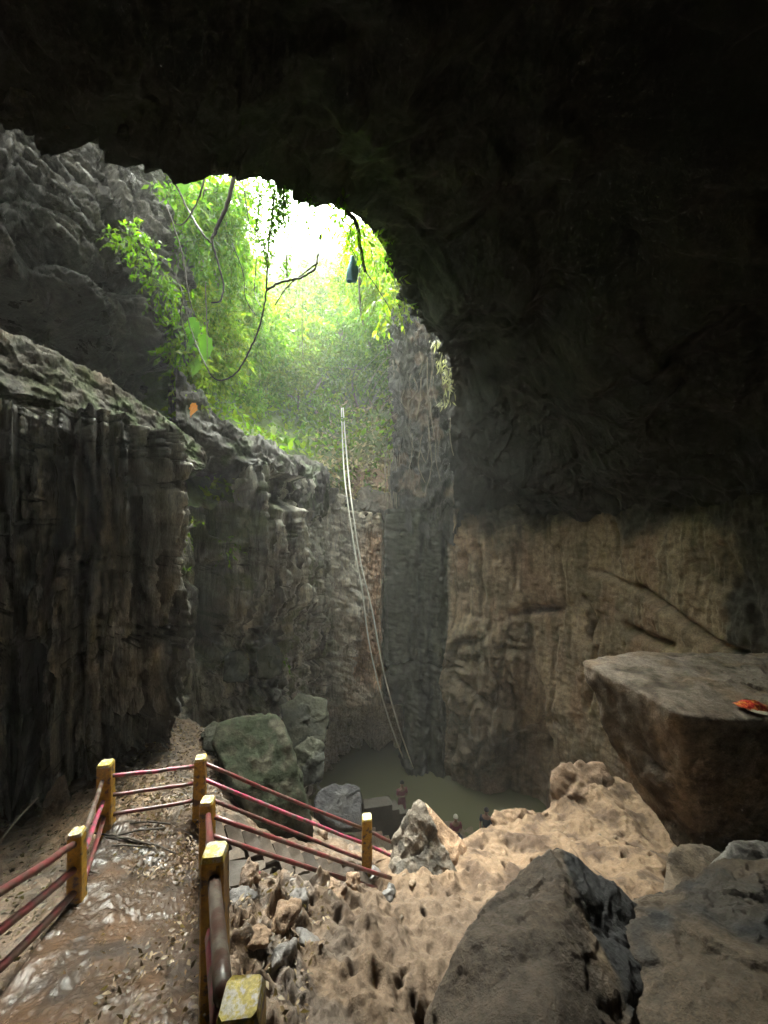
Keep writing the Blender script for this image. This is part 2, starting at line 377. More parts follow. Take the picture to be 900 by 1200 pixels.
base = mix(base, [.62, .58, .49], box2(PX, PY, 370, 415, 600, 720, 14))
base = mix(base, [.055, .057, .043], pan)
base = mix(base, [.03, .03, .026], pan*sstep(0, .4, streak))
base = mix(base, [.31, .232, .155], right)
base = mix(base, [.20, .16, .11], right*sstep(0, .5, fbm(A3(SX*.5, Zr*.4, 5.), 3))*.8)
base = mix(base, [.27, .18, .12], right*sstep(.1, .5, fbm(A3(SX*.6+9, Zr*.25, 15.), 3))*.8)
base = mix(base, [.13, .105, .07], right*sstep(.1, .4, fbm(A3(SX*3.5, Zr*.3, 61.), 3))*.6)
base = mix(base, [.07, .065, .045], lowr*.6)
base = mix(base, [.045, .042, .034], right*(1-sstep(-28, 26, PY-618+fbm(A3(PX*.02, PY*.012, 3.), 4)*40)))  # shade under the ceiling painted into the colour, with sooty staining
base = mix(base, [.05, .046, .036], right*sstep(-45, 35, PX-868-(PY-700)*.2+fbm(A3(PX*.02, PY*.015, 9.), 4)*50))  # painted shade carried on down the far right
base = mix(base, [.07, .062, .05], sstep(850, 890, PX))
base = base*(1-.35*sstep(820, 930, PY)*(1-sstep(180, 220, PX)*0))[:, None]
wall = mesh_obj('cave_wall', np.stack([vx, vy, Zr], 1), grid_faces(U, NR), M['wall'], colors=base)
tag(wall, kind='structure')
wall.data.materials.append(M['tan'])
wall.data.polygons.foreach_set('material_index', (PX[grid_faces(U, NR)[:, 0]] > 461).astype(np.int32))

# ------------------------------------------------------------ rim of the skylight, ceiling, shaft
RIM = [P(-330, 60, 4.2), P(-60, 118, 5.5), P(0, 146, 5.8), P(60, 160, 6.2), P(120, 170, 6.8), P(180, 190, 7.5), P(240, 206, 7.8), P(300, 203, 8.2), P(350, 228, 9.0), P(400, 243, 9.6),
       P(430, 262, 10.4), P(455, 300, 11.4), P(472, 345, 12.8), P(503, 380, 14.0), P(527, 420, 15.4), P(531, 450, 16.8), P(526, 500, 17.6), P(530, 560, 18.8), P(534, 628, 20.2)]
OUT = [(-9, 2, 8), (-9, -2, 8), (-9, -6, 8), (-6, -9, 7.5), (-2, -11, 7.5), (2, -11, 7.2), (6, -11, 7), (10, -9, 6.5), (13, -6, 6), (14, -2, 5.5),
       (12.6, 1, 3.2), (12.2, 3.5, 1.4), (11.6, 6, .2), (11.1, 8, -.4), (10.8, 10, -.7), (10.4, 12.5, -.8), (9.9, 15, -.8), (8.4, 18, -.8), (5, 22, -1.4)]
rim = smooth_path(RIM, 40); outp = smooth_path(OUT, 40)
NU = len(rim); NV = 190
t = (np.linspace(0, 1, NV)**1.15)
CG = rim[:, None, :]*(1-t)[None, :, None]+outp[:, None, :]*t[None, :, None]
un = np.linspace(0, 1, NU)
bulge = np.sin(np.pi*t)[None]*np.interp(un, [0, .35, .62, .75, 1], [1.0, 1.5, .8, .1, .0])[:, None]
CG[:, :, 2] += bulge
q = CG.reshape(-1, 3)
n1 = fbm(q*.32, 5); n2 = ridged(q*np.array([.8, .8, 1.4]), 4); _, _, cc = voro(q*.7)
fade = np.tile(np.minimum(1, t*9+.06)*(1-.75*sstep(.7, .92, t)), NU)
q2 = q.copy(); q2[:, 2] += (n1*.75+n2*.07+(cc-.5)*.3)*(.12+.88*fade)
q2[:, 2] += np.tile(np.exp(-t*30)*-.1, NU)
# ragged edge
rag = fbm(q*1.6, 4)*.28*(1-fade)
q2[:, 0] += rag; q2[:, 2] += rag
lim = q2[:, 2] < -.2
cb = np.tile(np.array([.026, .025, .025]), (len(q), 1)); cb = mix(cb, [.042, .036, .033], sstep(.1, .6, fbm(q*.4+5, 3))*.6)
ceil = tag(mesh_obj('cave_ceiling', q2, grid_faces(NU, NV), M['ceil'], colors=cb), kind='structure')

# shaft wall rising from the rim, right side comes back down to the pool wall
SH = [(r[0], r[1], r[2]) for r in RIM]+[tuple(P(505, 618, 20.55)), tuple(P(466, 618, 20.7)), tuple(P(458, 596, 21.6)), tuple(P(459, 570, 24.2)), tuple(P(470, 560, 27)), tuple(P(520, 500, 31))]
sp, ss = resample(smooth_path(SH, 30), lambda p: np.where(p[:, 1] > 15, .05, .14))
NS = 230
tz = np.linspace(0, 1, NS)
zt = np.where(sp[:, 1] < 16, np.minimum(sp[:, 2]+1.6, 14.5), 14.5)
zt = np.convolve(np.pad(zt, 20, mode='edge'), np.ones(41)/41, 'valid')
SZ = sp[:, 2][:, None]*(1-tz)[None]+zt[:, None]*tz[None]
tg = np.gradient(sp[:, :2], axis=0); tg /= np.linalg.norm(tg, axis=1)[:, None]+1e-9
nn = np.stack([-tg[:, 1], tg[:, 0]], 1)
nn = np.stack([np.convolve(np.pad(nn[:, j], 7, mode='edge'), np.ones(15)/15, 'valid') for j in (0, 1)], 1)
sS = np.repeat(ss, NS); sz = SZ.ravel(); _b = np.repeat(sstep(19, 20.2, sp[:, 1]), NS)*np.tile(1-tz, len(sp))**6; sz = sz+_b*(.5*fbm(A3(sS*1.5, 0, 3.), 4)-.25); sx = np.repeat(sp[:, 0], NS); sy = np.repeat(sp[:, 1], NS)
w3 = fbm(A3(sS*.6, sz*.4, 2.), 3)
_, _, ci = voro(A3(sS*1.3+w3*.4, sz*.9, 0*sS)); f1, f2, ci2 = voro(A3(sS*3+w3*.4, sz*2.2, 0*sS+4))
pr = .35*fbm(A3(sS*.7, sz*.5, 1.), 4)+.22*ridged(A3(sS*2.2+w3, sz*.8, 7.), 3)+.35*(ci-.5)+.2*(ci2-.5)+.1*np.clip((f2-f1)*3, 0, 1)
pr = pr*np.repeat(1-np.exp(-np.arange(NS)/5.), 1)[None, :].repeat(len(sp), 0).ravel()
pr = pr*(1-.8*_b)
pr = pr+1.0*np.exp(-((sz-5.0)/1.3)**2)*sstep(15.5, 17.5, sy)*0.35
sv = np.stack([sx-np.repeat(nn[:, 0], NS)*pr, sy-np.repeat(nn[:, 1], NS)*pr, sz], 1)
cb = np.tile(np.array([.03, .029, .026]), (len(sv), 1)); cb = mix(cb, [.062, .06, .05], sstep(0, .6, fbm(sv*.9, 4))); cb = mix(cb, [.2, .14, .1], sstep(.3, .6, fbm(sv*.6+7, 3))*.6)
tag(mesh_obj('shaft_wall', sv, grid_faces(len(sp), NS), M['wall'], colors=cb), kind='structure')

# upper left rock face above the ledge
UP = [(-10, 1, 0), (-8.9, 4.5, 0), tuple(P(0, 600, 7.9)), tuple(P(60, 600, 8.4)), tuple(P(120, 600, 9.3)), tuple(P(180, 600, 10.3)), tuple(P(214, 600, 11.3)), tuple(P(222, 600, 12.4)), (-7.4, 14.6, 0), (-10.5, 18, 0), (-15, 21, 0)]
up, us = resample(smooth_path(UP, 24)[:, :2], lambda p: np.where((p[:, 1] > 6) & (p[:, 1] < 13.5), .034, .12))
NZ = 330
tz = np.linspace(0, 1, NZ)
upx = 450+FPX*up[:, 0]/np.maximum(up[:, 1], 1)
b0 = np.full(len(up), .9); t0 = np.full(len(up), 12.5)
UZ = b0[:, None]*(1-tz)[None]+t0[:, None]*tz[None]
tg = np.gradient(up, axis=0); tg /= np.linalg.norm(tg, axis=1)[:, None]
nn = np.stack([-tg[:, 1], tg[:, 0]], 1); nn = np.stack([np.convolve(np.pad(nn[:, j], 9, mode='edge'), np.ones(19)/19, 'valid') for j in (0, 1)], 1)
uS = np.repeat(us, NZ); uz = UZ.ravel(); ux = np.repeat(up[:, 0], NZ); uy = np.repeat(up[:, 1], NZ)
a = uS*.77-uz*-.64; bq = -uS*-.64+uz*.77                # strata run down to the right
w4 = fbm(A3(uS*.5, uz*.5, 2.), 3)
upX = 450+FPX*ux/np.maximum(uy, 1); upY = 600-FPX*uz/np.maximum(uy, 1)
f1, f2, ci = voro(A3((uS*.77-uz*.64)*.8+w4*.3, (uS*.64+uz*.77)*2.0+w4*.4, 0*uS)); g1, g2, ci2 = voro(A3((uS*.77-uz*.64)*2+w4*.3, (uS*.64+uz*.77)*4.5+w4*.3, 0*uS+3))
pr = .35*fbm(A3(uS*.4, uz*.4, 9.), 3)+.20*ridged(A3((uS*.77-uz*.64)*.6, (uS*.64+uz*.77)*1.9+w4*.6, 5.), 3)+.42*(ci-.5)+.30*(ci2-.5)+.10*np.clip((f2-f1)*3, 0, 1)+.12*np.clip((g2-g1)*3, 0, 1)+.09*fbm(A3(uS*5, uz*5, 1.), 4)+.10*ridged(A3((uS*.77-uz*.64)*2.2, (uS*.64+uz*.77)*7, 8.), 2)
wob = fbm(A3(upX*.02, upY*.02, 3.), 3)*12
rec = 0
rec = rec+2.2*sstep(-22, 16, upY-np.interp(upX, [-100, 0, 60, 120, 180, 220], [300, 318, 345, 385, 415, 440])+wob)
rec = rec+.6*np.exp(-(polyline_dist(upX+wob, upY+wob, [(-40, 190), (0, 260), (30, 300), (40, 330)])/14)**2)
rec = rec+.7*np.exp(-(polyline_dist(upX+wob, upY+wob, [(40, 290), (110, 330), (190, 350)])/9)**2)
ux = ux-sstep(100, 200, upX)*np.clip(uz-3.4, 0, 8)*.16
uv = np.stack([ux-np.repeat(nn[:, 0], NZ)*-(-pr+rec)*-1*-1, uy-np.repeat(nn[:, 1], NZ)*-(-pr+rec), uz], 1)
cb = np.tile(np.array([.055, .051, .045]), (len(uv), 1)); cb = mix(cb, [.13, .12, .10], sstep(-.1, .5, fbm(A3((uS*.77-uz*.64), (uS*.64+uz*.77)*2.5, 5.), 4))); cb = mix(cb, [.06, .058, .05], sstep(.1, .6, fbm(uv*.7+3, 4)))
tag(mesh_obj('upper_rock_face', uv, grid_faces(len(up), NZ), M['wall'], colors=cb), kind='structure')

# swept rocks: ledge on the left wall, brow over the pool wall
def sweep(name, sections, m, nu, nv, amp, colfn, fs=1.6, kind='structure', blocks=.2):
    S = np.array(sections, float)                        # sections x corners x 3
    su = np.linspace(0, len(S)-1, nu); i = np.minimum(su.astype(int), len(S)-2); f = (su-i)[:, None, None]
    f = f*.5+.5*(f*f*(3-2*f))
    A = S[i]*(1-f)+S[i+1]*f                              # nu x corners x 3
    k = A.shape[1]; sv_ = np.linspace(0, k, nv, endpoint=False); j = sv_.astype(int); g = (sv_-j)[None, :, None]
    G = A[:, j % k]*(1-g)+A[:, (j+1) % k]*g
    for _ in range(4): G = (np.roll(G, 1, 1)+2*G+np.roll(G, -1, 1))/4
    c = G.mean(axis=1, keepdims=True)
    d = G-c; d /= np.linalg.norm(d, axis=2, keepdims=True)+1e-9
    p = G.reshape(-1, 3); dd = d.reshape(-1, 3)
    _, _, ci = voro(p*fs*.8); _, _, c2 = voro(p*fs*2.1+4)
    disp = amp*(fbm(p*fs*.6, 5)+.35*ridged(p*fs*np.array([1, 1, 2.5]), 3))+blocks*(ci-.5)+blocks*.5*(c2-.5)+.05*fbm(p*4, 4)+.03*ridged(p*np.array([3, 3, 9]), 2)
    v = p+dd*disp[:, None]
    return tag(mesh_obj(name, v, grid_faces(nu, nv, close_v=True), m, colors=colfn(v)), kind=kind)
def ledge_sec(px, y1, y0, Y):
    th = (y0-y1)/FPX*Y
    return [P(px, y0, Y), P(px, y0-(y0-y1)*.3, Y-.05), P(px, y1, Y+.42), P(px, y1, Y+.42)+np.array([-1.2, 1.6, .15]), P(px, y0, Y)+np.array([-1.4, 1.8, .1])]
def ledge_col(v):
    c = np.tile(np.array([.12, .105, .08]), (len(v), 1)); c = mix(c, [.05, .045, .036], sstep(0, .5, fbm(v*1.3, 4))*.8); c = mix(c, [.16, .12, .08], sstep(.1, .5, fbm(v*.8+4, 3))*.7)
    return mix(c, [.08, .11, .04], sstep(-7.0, -4.6, v[:, 0])*sstep(-.3, .4, fbm(v*2, 3)))
sweep('rock_ledge', [ledge_sec(-260, 330, 500, 4.6), ledge_sec(-60, 362, 488, 5.6), ledge_sec(0, 388, 486, 6.1), ledge_sec(50, 408, 492, 6.6), ledge_sec(100, 430, 506, 7.2), ledge_sec(150, 462, 520, 7.9), ledge_sec(200, 500, 542, 8.7), ledge_sec(236, 528, 552, 9.4), ledge_sec(242, 540, 548, 9.7)],
      M['shelf'], 620, 150, .12, ledge_col, fs=1.7, blocks=.16)
def brow_sec(px, y1, y0, Y):
    return [P(px, y0, Y+.2), P(px, (y1+y0)/2, Y-.35), P(px, y1, Y+.1), P(px, y1-15, Y)+np.array([-1.2, 1.8, .3]), P(px, y0, Y)+np.array([-1.6, 2.6, 0])]
def brow_col(v):
    c = np.tile(np.array([.085, .08, .07]), (len(v), 1)); c = mix(c, [.04, .04, .036], sstep(0, .5, fbm(v*1.1, 4))*.7)
    return mix(c, [.07, .10, .035], sstep(.1, .5, fbm(v*.9+3, 3))*.6)
sweep('rock_brow', [brow_sec(205, 455, 545, 10.0), brow_sec(235, 480, 552, 10.5), brow_sec(262, 505, 556, 11), brow_sec(285, 520, 566, 11.5), brow_sec(310, 530, 568, 12.3), brow_sec(335, 545, 596, 13.6), brow_sec(362, 550, 600, 16.2), brow_sec(384, 562, 592, 19.3), brow_sec(392, 590, 600, 20.2)],
      M['shelf'], 520, 150, .34, brow_col, fs=.9, blocks=.5)
sweep('rock_sill', [brow_sec(380, 600, 612, 20.6), brow_sec(400, 590, 606, 21.2), brow_sec(425, 592, 612, 21.5), brow_sec(445, 585, 610, 21.5), brow_sec(462, 590, 616, 21.3)],
      M['shelf'], 180, 80, .22, lambda v: mix(np.tile(np.array([.07, .062, .05]), (len(v), 1)), [.11, .085, .065], sstep(0, .4, fbm(v, 3))), fs=1.6, blocks=.25)

# ------------------------------------------------------------ jungle slope seen through the skylight
SL = [(380, 596, 20.6), (456, 604, 21.8), (340, 572, 15.2), (290, 552, 13), (250, 541, 12), (430, 520, 24), (455, 480, 26), (470, 560, 24), (400, 500, 25), (330, 500, 21), (300, 480, 20), (240, 470, 14.5), (200, 440, 14.5), (380, 400, 30), (460, 400, 31),
      (280, 400, 24), (240, 350, 22), (200, 300, 20), (150, 250, 18), (300, 345, 33), (470, 330, 40), (380, 345, 40), (600, 500, 32), (560, 600, 28), (600, 380, 42), (120, 450, 13.8)]
srb = RBF([(a/100, b/100) for a, b, _ in SL], [math.log(c) for *_, c in SL], 1e-3)
gx, gy = np.meshgrid(np.linspace(120, 600, 260), np.linspace(300, 604, 190), indexing='ij')
def slope_pt(px, py):
    px = np.asarray(px, float); py = np.asarray(py, float)
    Y = np.exp(srb(px/100, py/100)); return np.stack([(px-450)/FPX*Y, Y, (600-py)/FPX*Y], -1)
g = slope_pt(gx.ravel(), gy.ravel()); g[:, 2] += .5*fbm(g*.5, 4)+.15*ridged(g*1.6, 3)
cb = np.tile(np.array([.12, .09, .055]), (len(g), 1)); cb = mix(cb, [.10, .145, .04], np.maximum(sstep(-.2, .3, fbm(g*.5, 3)), 1-sstep(520, 570, gy.ravel()))); cb = mix(cb, [.24, .14, .09], sstep(395, 430, gx.ravel())*sstep(520, 580, gy.ravel()))
tag(mesh_obj('jungle_slope', g, grid_faces(260, 190), M['litter'], colors=cb), kind='structure')

# ------------------------------------------------------------ floor
FC = [(-.2, 0, -1.6), (-.52, 1.35, -2.5), (-1.06, 2.4, -3.1), (-2.07, 4.5, -4.16), (-2.86, 3.6, -3.66), (-3.48, 4.8, -4.0), (-2.55, 5.3, -4.2), (-2.6, 2.4, -3.25), (-1.6, 1.2, -2.45), (-2.2, 3.4, -3.65), (-1.8, 1.8, -2.85),
      (-4.6, 2.6, -3.7), (-1.2, -3, -.8), (2, -3, -1.0), (-6, -3, -1.5), (7, -4, -1.5), (9, 3, -4)]
for a in [(30, 1030, 4.3), (60, 945, 6.1), (0, 955, 5.9), (180, 918, 5.9), (200, 868, 7.5), (150, 900, 6.6), (230, 850, 8.6), (250, 930, 6.4), (370, 985, 7.0), (300, 960, 6.6), (430, 1012, 6.3), (340, 1000, 5.7), (300, 1012, 5.2), (440, 975, 8.4),
          (395, 965, 8.0), (470, 1045, 5.6), (520, 1100, 4.4), (450, 1190, 3.05), (350, 1190, 2.65), (300, 1100, 3.3), (300, 1045, 4.4), (270, 1150, 2.6), (400, 1100, 3.8), (390, 1050, 4.9), (600, 1010, 6.2), (575, 968, 7.3), (640, 962, 7.6), (700, 930, 7.9), (770, 985, 6.9),
          (795, 1015, 5.9), (700, 1020, 5.4), (620, 1200, 3.3), (760, 1150, 3.8), (900, 1050, 5.2), (540, 1010, 6.1), (560, 1060, 5.0), (480, 1150, 3.5), (740, 935, 7.9)]:
    p = P(*a); FC.append(tuple(p))
frb = RBF([(a, b) for a, b, _ in FC], [c for *_, c in FC], .01)
def floor0(x, y): return frb(x, y)
def edge_y(x): return np.interp(x, [-6, -4, -3, -1.8, -.6, .2, .7, 1.6, 2.1, 3.3, 4.4, 5.5, 9], [8.6, 8.8, 8.4, 7.6, 7.6, 6.9, 6.6, 6.9, 7.3, 7.9, 8.35, 8.4, 8.5])
def deep(x, y):
    z = np.interp(y, [6, 8, 10, 12, 15, 17.3, 19, 21, 24], [-6, -8.5, -11, -12.8, -13.7, -13.95, -14.3, -15, -15.5])
    return z
def Hfull(x, y):
    e = edge_y(x)+.25*fbm(A3(x*1.3, y*.2, 3.), 3)
    t = sstep(0, 1.3, y-e)
    return floor0(x, np.minimum(y, e+.6))*(1-t)+deep(x, y)*t
# near ground
def zone(x, y):
    """how sandy, how littered, how rocky the ground is"""
    px = 450+FPX*x/np.maximum(y, .3); z = floor0(x, y); py = 600-FPX*z/np.maximum(y, .3)
    sand = sstep(395, 470, px+.35*(1060-py)*0+18*fbm(A3(x*2, y*2, 7.), 3))
    sand = np.maximum(sand, .8*box2(px, py, 350, 560, 1050, 1300, 40))
    return px, py, sand
def near_detail(x, y):
    px, py, sand = zone(x, y)
    rk = 1-sand
    F1, F2, ci = voro(A3(x*2.4+.3*fbm(A3(x, y, 1.), 2), y*2.4, 0*x)); G1, G2, c2 = voro(A3(x*6, y*6, 0*x+3))
    lump = .16*fbm(A3(x*1.4, y*1.4, 2.), 4)
    onpath = pathmask(x, y)
    rocky = rk*(.28*(ci-.3)*np.clip((F2-F1)*3, 0, 1)+.10*(c2-.5)+.1*ridged(A3(x*3, y*3, 9.), 3))*box2(px, py, 262, 480, 1035, 1400, 25, 12)
    litter = rk*(.05*fbm(A3(x*5, y*5, 2.), 3)+.04*(c2-.5))
    # drip holes and foot marks in the sand
    D1, D2, di = voro(A3(x*5.2+.4*fbm(A3(x*1.5, y*1.5, 6.), 2), y*2.9, 0*x+8))
    holes = -.22*(1-sstep(.12, .33, D1/(.45+.8*di)))*(di > .3)*sstep(-.35, .0, fbm(A3(x*.8, y*.8, 4.), 2))
    E1, E2, ei = voro(A3(x*7, y*5, 0*x+2)); holes2 = -.05*(1-sstep(.1, .35, E1))*(ei > .5)
    ridge = .05*ridged(A3(x*1.1, y*.6, 12.), 2)*(1-sstep(6.0, 7, y)*.6)
    top = sstep(5.6, 6.6, y)
    sd = sand*(ridge+.09*ridged(A3(x*2.2+.3*y, y*.9, 22.), 3)*(1-top)*sstep(-.3, .3, fbm(A3(x*.9, y*.9, 14.), 2))+.012*ridged(A3(x*9, y*9, 4.), 3)+holes*(1-.75*top)+holes2*(1-.4*top)+.02*fbm(A3(x*6, y*6, 3.), 3))
    rockysand = box2(px, py, 300, 450, 1040, 1400, 35)*(.26*(ci-.45)*np.clip((F2-F1)*2.5, 0, 1)+.10*ridged(A3(x*2.2, y*2.2, 5.), 4))+box2(px, py, 450, 560, 1040, 1400, 35)*.07*ridged(A3(x*1.6, y*1.1, 5.), 4)
    return (lump*(.4+.6*sand)+rocky+litter+sd+rockysand)*(1-onpath)
PR = np.array([(0.05, -1.0), (-.30, .9), (-.62, 1.6), (-1.10, 2.5), (-1.6, 3.5), (-2.10, 4.5), (-2.35, 5.0)])   # right edge of the path
PL = np.array([(-1.9, -1.0), (-2.15, .9), (-2.3, 1.6), (-2.6, 2.4), (-2.95, 3.5), (-3.42, 4.6), (-3.6, 5.1)])
def pathmask(x, y):
    xr = np.interp(y, PR[:, 1], PR[:, 0]); xl = np.interp(y, PL[:, 1], PL[:, 0])
    return sstep(-.05, .12, x-xl)*(1-sstep(-.12, .05, x-xr))*(1-sstep(4.9, 5.4, y))
ny = 440
xs = np.concatenate([np.linspace(-8, -3, 110)[:-1], np.linspace(-3, 5.2, 560)[:-1], np.linspace(5.2, 8.5, 70)]); nx = len(xs); ys = .35+9.6*(np.linspace(0, 1, ny)**1.25)
gx, gy = np.meshgrid(xs, ys, indexing='ij'); gx = gx.ravel(); gy = gy.ravel()
gz = Hfull(gx, gy)+near_detail(gx, gy)*(1-sstep(.4, 1.2, gy-edge_y(gx)))
e = sstep(.2, 1.2, gy-edge_y(gx)); gz = gz+e*.35*fbm(A3(gx, gy, gz*.5), 4)
gz = gz-.24*pathmask(gx, gy)
tS = ((gx+2.45)*2.1+(gy-5.25)*.95)/(2.1**2+.95**2); dS = ((gx+2.45)*-.95+(gy-5.25)*2.1)/2.305
gz = gz-.45*sstep(-.05, .05, tS)*(1-sstep(1.0, 1.1, tS))*sstep(-1.0, -.85, dS)*(1-sstep(-.02, .1, dS))
px, py, sand = zone(gx, gy)
cb = np.tile(np.array([.14, .095, .06]), (len(gx), 1))
cb = mix(cb, [.09, .07, .05], sstep(-.1, .5, fbm(A3(gx*2.5, gy*2.5, 1.), 4)))
cb = mix(cb, [.26, .17, .10], box2(px, py, 55, 185, 915, 1000, 20)*.9)
sandc = mix(np.tile(np.array([.215, .148, .094]), (len(gx), 1)), [.09, .06, .04], sstep(-.15, .55, fbm(A3(gx*1.7, gy*1.4, 3.), 5)))
cb = cb*(1-sand)[:, None]+sandc*sand[:, None]
_D, _, _d = voro(A3(gx*5.2+.4*fbm(A3(gx*1.5, gy*1.5, 6.), 2), gy*2.9, 0*gx+8))
cb = mix(cb, [.115, .083, .058], .8*sand*box2(px, py, 250, 590, 1050, 1500, 40, 25))
cb = mix(cb, [.045, .032, .022], sand*(1-sstep(.16, .32, _D))*(_d > .3)*(1-sstep(5.6, 6.6, gy))*.7)   # drip holes coloured darker
cb = mix(cb, [.12, .095, .075], box2(px, py, 290, 420, 1040, 1400, 30)*sstep(-.2, .3, fbm(A3(gx*1.7, gy*1.7, 8.), 4))*.9)
F = grid_faces(nx, ny)
near = tag(mesh_obj('cave_floor', np.stack([gx, gy, gz], 1), F, M['sand'], colors=cb), kind='structure')
# littered soil gets the litter material
near.data.materials.append(M['litter'])
fs_ = sand[F].mean(axis=1) < .45
near.data.polygons.foreach_set('material_index', fs_.astype(np.int32))
# floor of the lower cave and under the pool, and behind the camera
gx, gy = np.meshgrid(np.linspace(-10, 12, 160), np.linspace(9.3, 25, 150), indexing='ij'); gx = gx.ravel(); gy = gy.ravel()
gz = deep(gx, gy)+.3*fbm(A3(gx*.8, gy*.8, 1.), 4)*(1-sstep(16, 18, gy)*.7)-.05
tag(mesh_obj('pool_bed', np.stack([gx, gy, gz], 1), grid_faces(160, 150), M['litter'], colors=np.tile(np.array([.13, .10, .065]), (len(gx), 1))), kind='structure')
gx, gy = np.meshgrid(np.linspace(-12, 14, 120), np.linspace(-12, .5, 80), indexing='ij'); gx = gx.ravel(); gy = gy.ravel()
gz = np.clip(floor0(gx, np.clip(gy, -3, .5)), -6, -.6)-.02*(gy > .3)+.1*fbm(A3(gx, gy, 1.), 3)-.05
tag(mesh_obj('entrance_floor', np.stack([gx, gy, gz], 1), grid_faces(120, 80), M['litter'], colors=np.tile(np.array([.14, .10, .07]), (len(gx), 1))), kind='structure')
# footpath
npu, npv = 640, 170
yy = np.linspace(-.6, 5.15, npu); tt = np.linspace(0, 1, npv)
xr = np.interp(yy, PR[:, 1], PR[:, 0]); xl = np.interp(yy, PL[:, 1], PL[:, 0])
gx = (xl[:, None]*(1-tt)[None]+xr[:, None]*tt[None]).ravel(); gy = np.repeat(yy, npv)
gz = floor0(gx, gy)+.03*fbm(A3(gx*2.2, gy*2.2, 1.), 3)
nz_ = .05*fbm(A3(gx*4, gy*3, 5.), 3)+.014*fbm(A3(gx*13, gy*9, 2.), 2)      # the mud lies in small ripples across the slope
st_ = .035; q_ = (gz+nz_)/st_; fl_ = np.floor(q_); gz = (fl_+sstep(.55, 1, q_-fl_))*st_*.22+(gz+nz_)*.78-nz_*.75+.006*fbm(A3(gx*30+gy*12, gy*9, 3.), 3)+.007*fbm(A3(gx*9+gy*4, gy*3, 13.), 2)
gz = gz+.16*(.5-np.tile(tt, npu))                                    # cross fall: water runs to the right edge
ed = np.tile(np.minimum(tt, 1-tt), npu); gz = gz-.12*(1-sstep(0, .05, ed))-.1*sstep(4.95, 5.15, gy)
cb = np.tile(np.array([.06, .040, .027]), (len(gx), 1)); cb = mix(cb, [.09, .055, .034], sstep(-.05, .4, fbm(A3(gx*1.5, gy*1.5, 7.), 4))); cb = mix(cb, [.05, .038, .03], sstep(.0, .5, fbm(A3(gx*2.5, gy*1.5, 17.), 4)))
tag(mesh_obj('footpath', np.stack([gx, gy, gz], 1), grid_faces(npu, npv), M['mud'], colors=cb), kind='structure')
# water
wm, nt, b = new_mat('pond_water')
b.inputs['Base Color'].default_value = (.115, .115, .065, 1); b.inputs['Roughness'].default_value = .1; b.inputs['IOR'].default_value = 1.33
n = nt.nodes.new('ShaderNodeTexNoise'); n.inputs['Scale'].default_value = 3; n.inputs['Detail'].default_value = 3
geo = nt.nodes.new('ShaderNodeNewGeometry'); nt.links.new(geo.outputs['Position'], n.inputs['Vector'])
bp = nt.nodes.new('ShaderNodeBump'); bp.inputs['Strength'].default_value = .15; bp.inputs['Distance'].default_value = .03
nt.links.new(n.outputs[0], bp.inputs['Height']); nt.links.new(bp.outputs[0], b.inputs['Normal'])
gx, gy = np.meshgrid(np.linspace(-6, 11, 60), np.linspace(16, 25, 40), indexing='ij')
tag(mesh_obj('pool_water', np.stack([gx.ravel(), gy.ravel(), 0*gx.ravel()-14.], 1), grid_faces(60, 40), wm), kind='structure')

def ground(x, y):
    x = np.atleast_1d(np.asarray(x, float)); y = np.atleast_1d(np.asarray(y, float))
    return float((Hfull(x, y)+near_detail(x, y)*(1-sstep(.4, 1.2, y-edge_y(x))))[0])

# ------------------------------------------------------------ boulders
def rock(name, pts, m, colfn, label=None, cat='boulder', sub=6, amp=.06, fs=1.5, soft=.04, center=None, group=None, parent=None, stretch=(1, 1, 1), blocks=.05, rid=.5):
    bm = bmesh.new()
    for p in pts: bm.verts.new(tuple(p))
    r = bmesh.ops.convex_hull(bm, input=bm.verts)
    bm.normal_update()
    pl = []
    c = np.mean(np.array(pts), axis=0) if center is None else np.array(center)
    for f in bm.faces:
        n = np.array(f.normal); d = float(np.dot(n, np.array(f.verts[0].co)-c))
        if d < 0: n, d = -n, -d
        pl.append((n, max(d, 1e-3)))
    bm.free()
    bm = bmesh.new(); bmesh.ops.create_icosphere(bm, subdivisions=sub, radius=1)
    D = np.array([v.co[:] for v in bm.verts]); Fc = np.array([[v.index for v in f.verts] for f in bm.faces]); bm.free()
    D /= np.linalg.norm(D, axis=1)[:, None]
    size = np.mean([d for _, d in pl]); inv = []
    for n, d in pl: inv.append(np.maximum(D@n, 1e-4)/d)
    inv = np.array(inv); k = 1/soft
    mx = inv.max(axis=0); r_ = 1/(mx*(1+soft*np.log(np.exp((inv/mx-1)*k).sum(axis=0))))
    v = c+D*r_[:, None]
    w = v*np.array(stretch)
    _, _, ci = voro(w*fs*1.3); _, _, c2 = voro(w*fs*3.4+3)
    disp = amp*(fbm(w*fs, 6)+rid*ridged(w*fs*1.3+5, 4))+blocks*(ci-.5)+blocks*.5*(c2-.5)
    v = v+D*disp[:, None]
    lo = v[:, 2].min()
    loc = np.array([c[0], c[1], lo])
    o = mesh_obj(name, v-loc, Fc, m, colors=colfn(v)); o.location = loc
    tag(o, label, cat, group)
    return o
def mixcol(a, b, s=1.5, lo=-.1, hi=.4, c=None, s2=.7, d=None):
    def f(v):
        k = mix(np.tile(np.array(a), (len(v), 1)), b, sstep(lo, hi, fbm(v*s, 4)))
        if c is not None: k = mix(k, c, sstep(0, .4, fbm(v*s2+7, 4)))
        return k
    return f
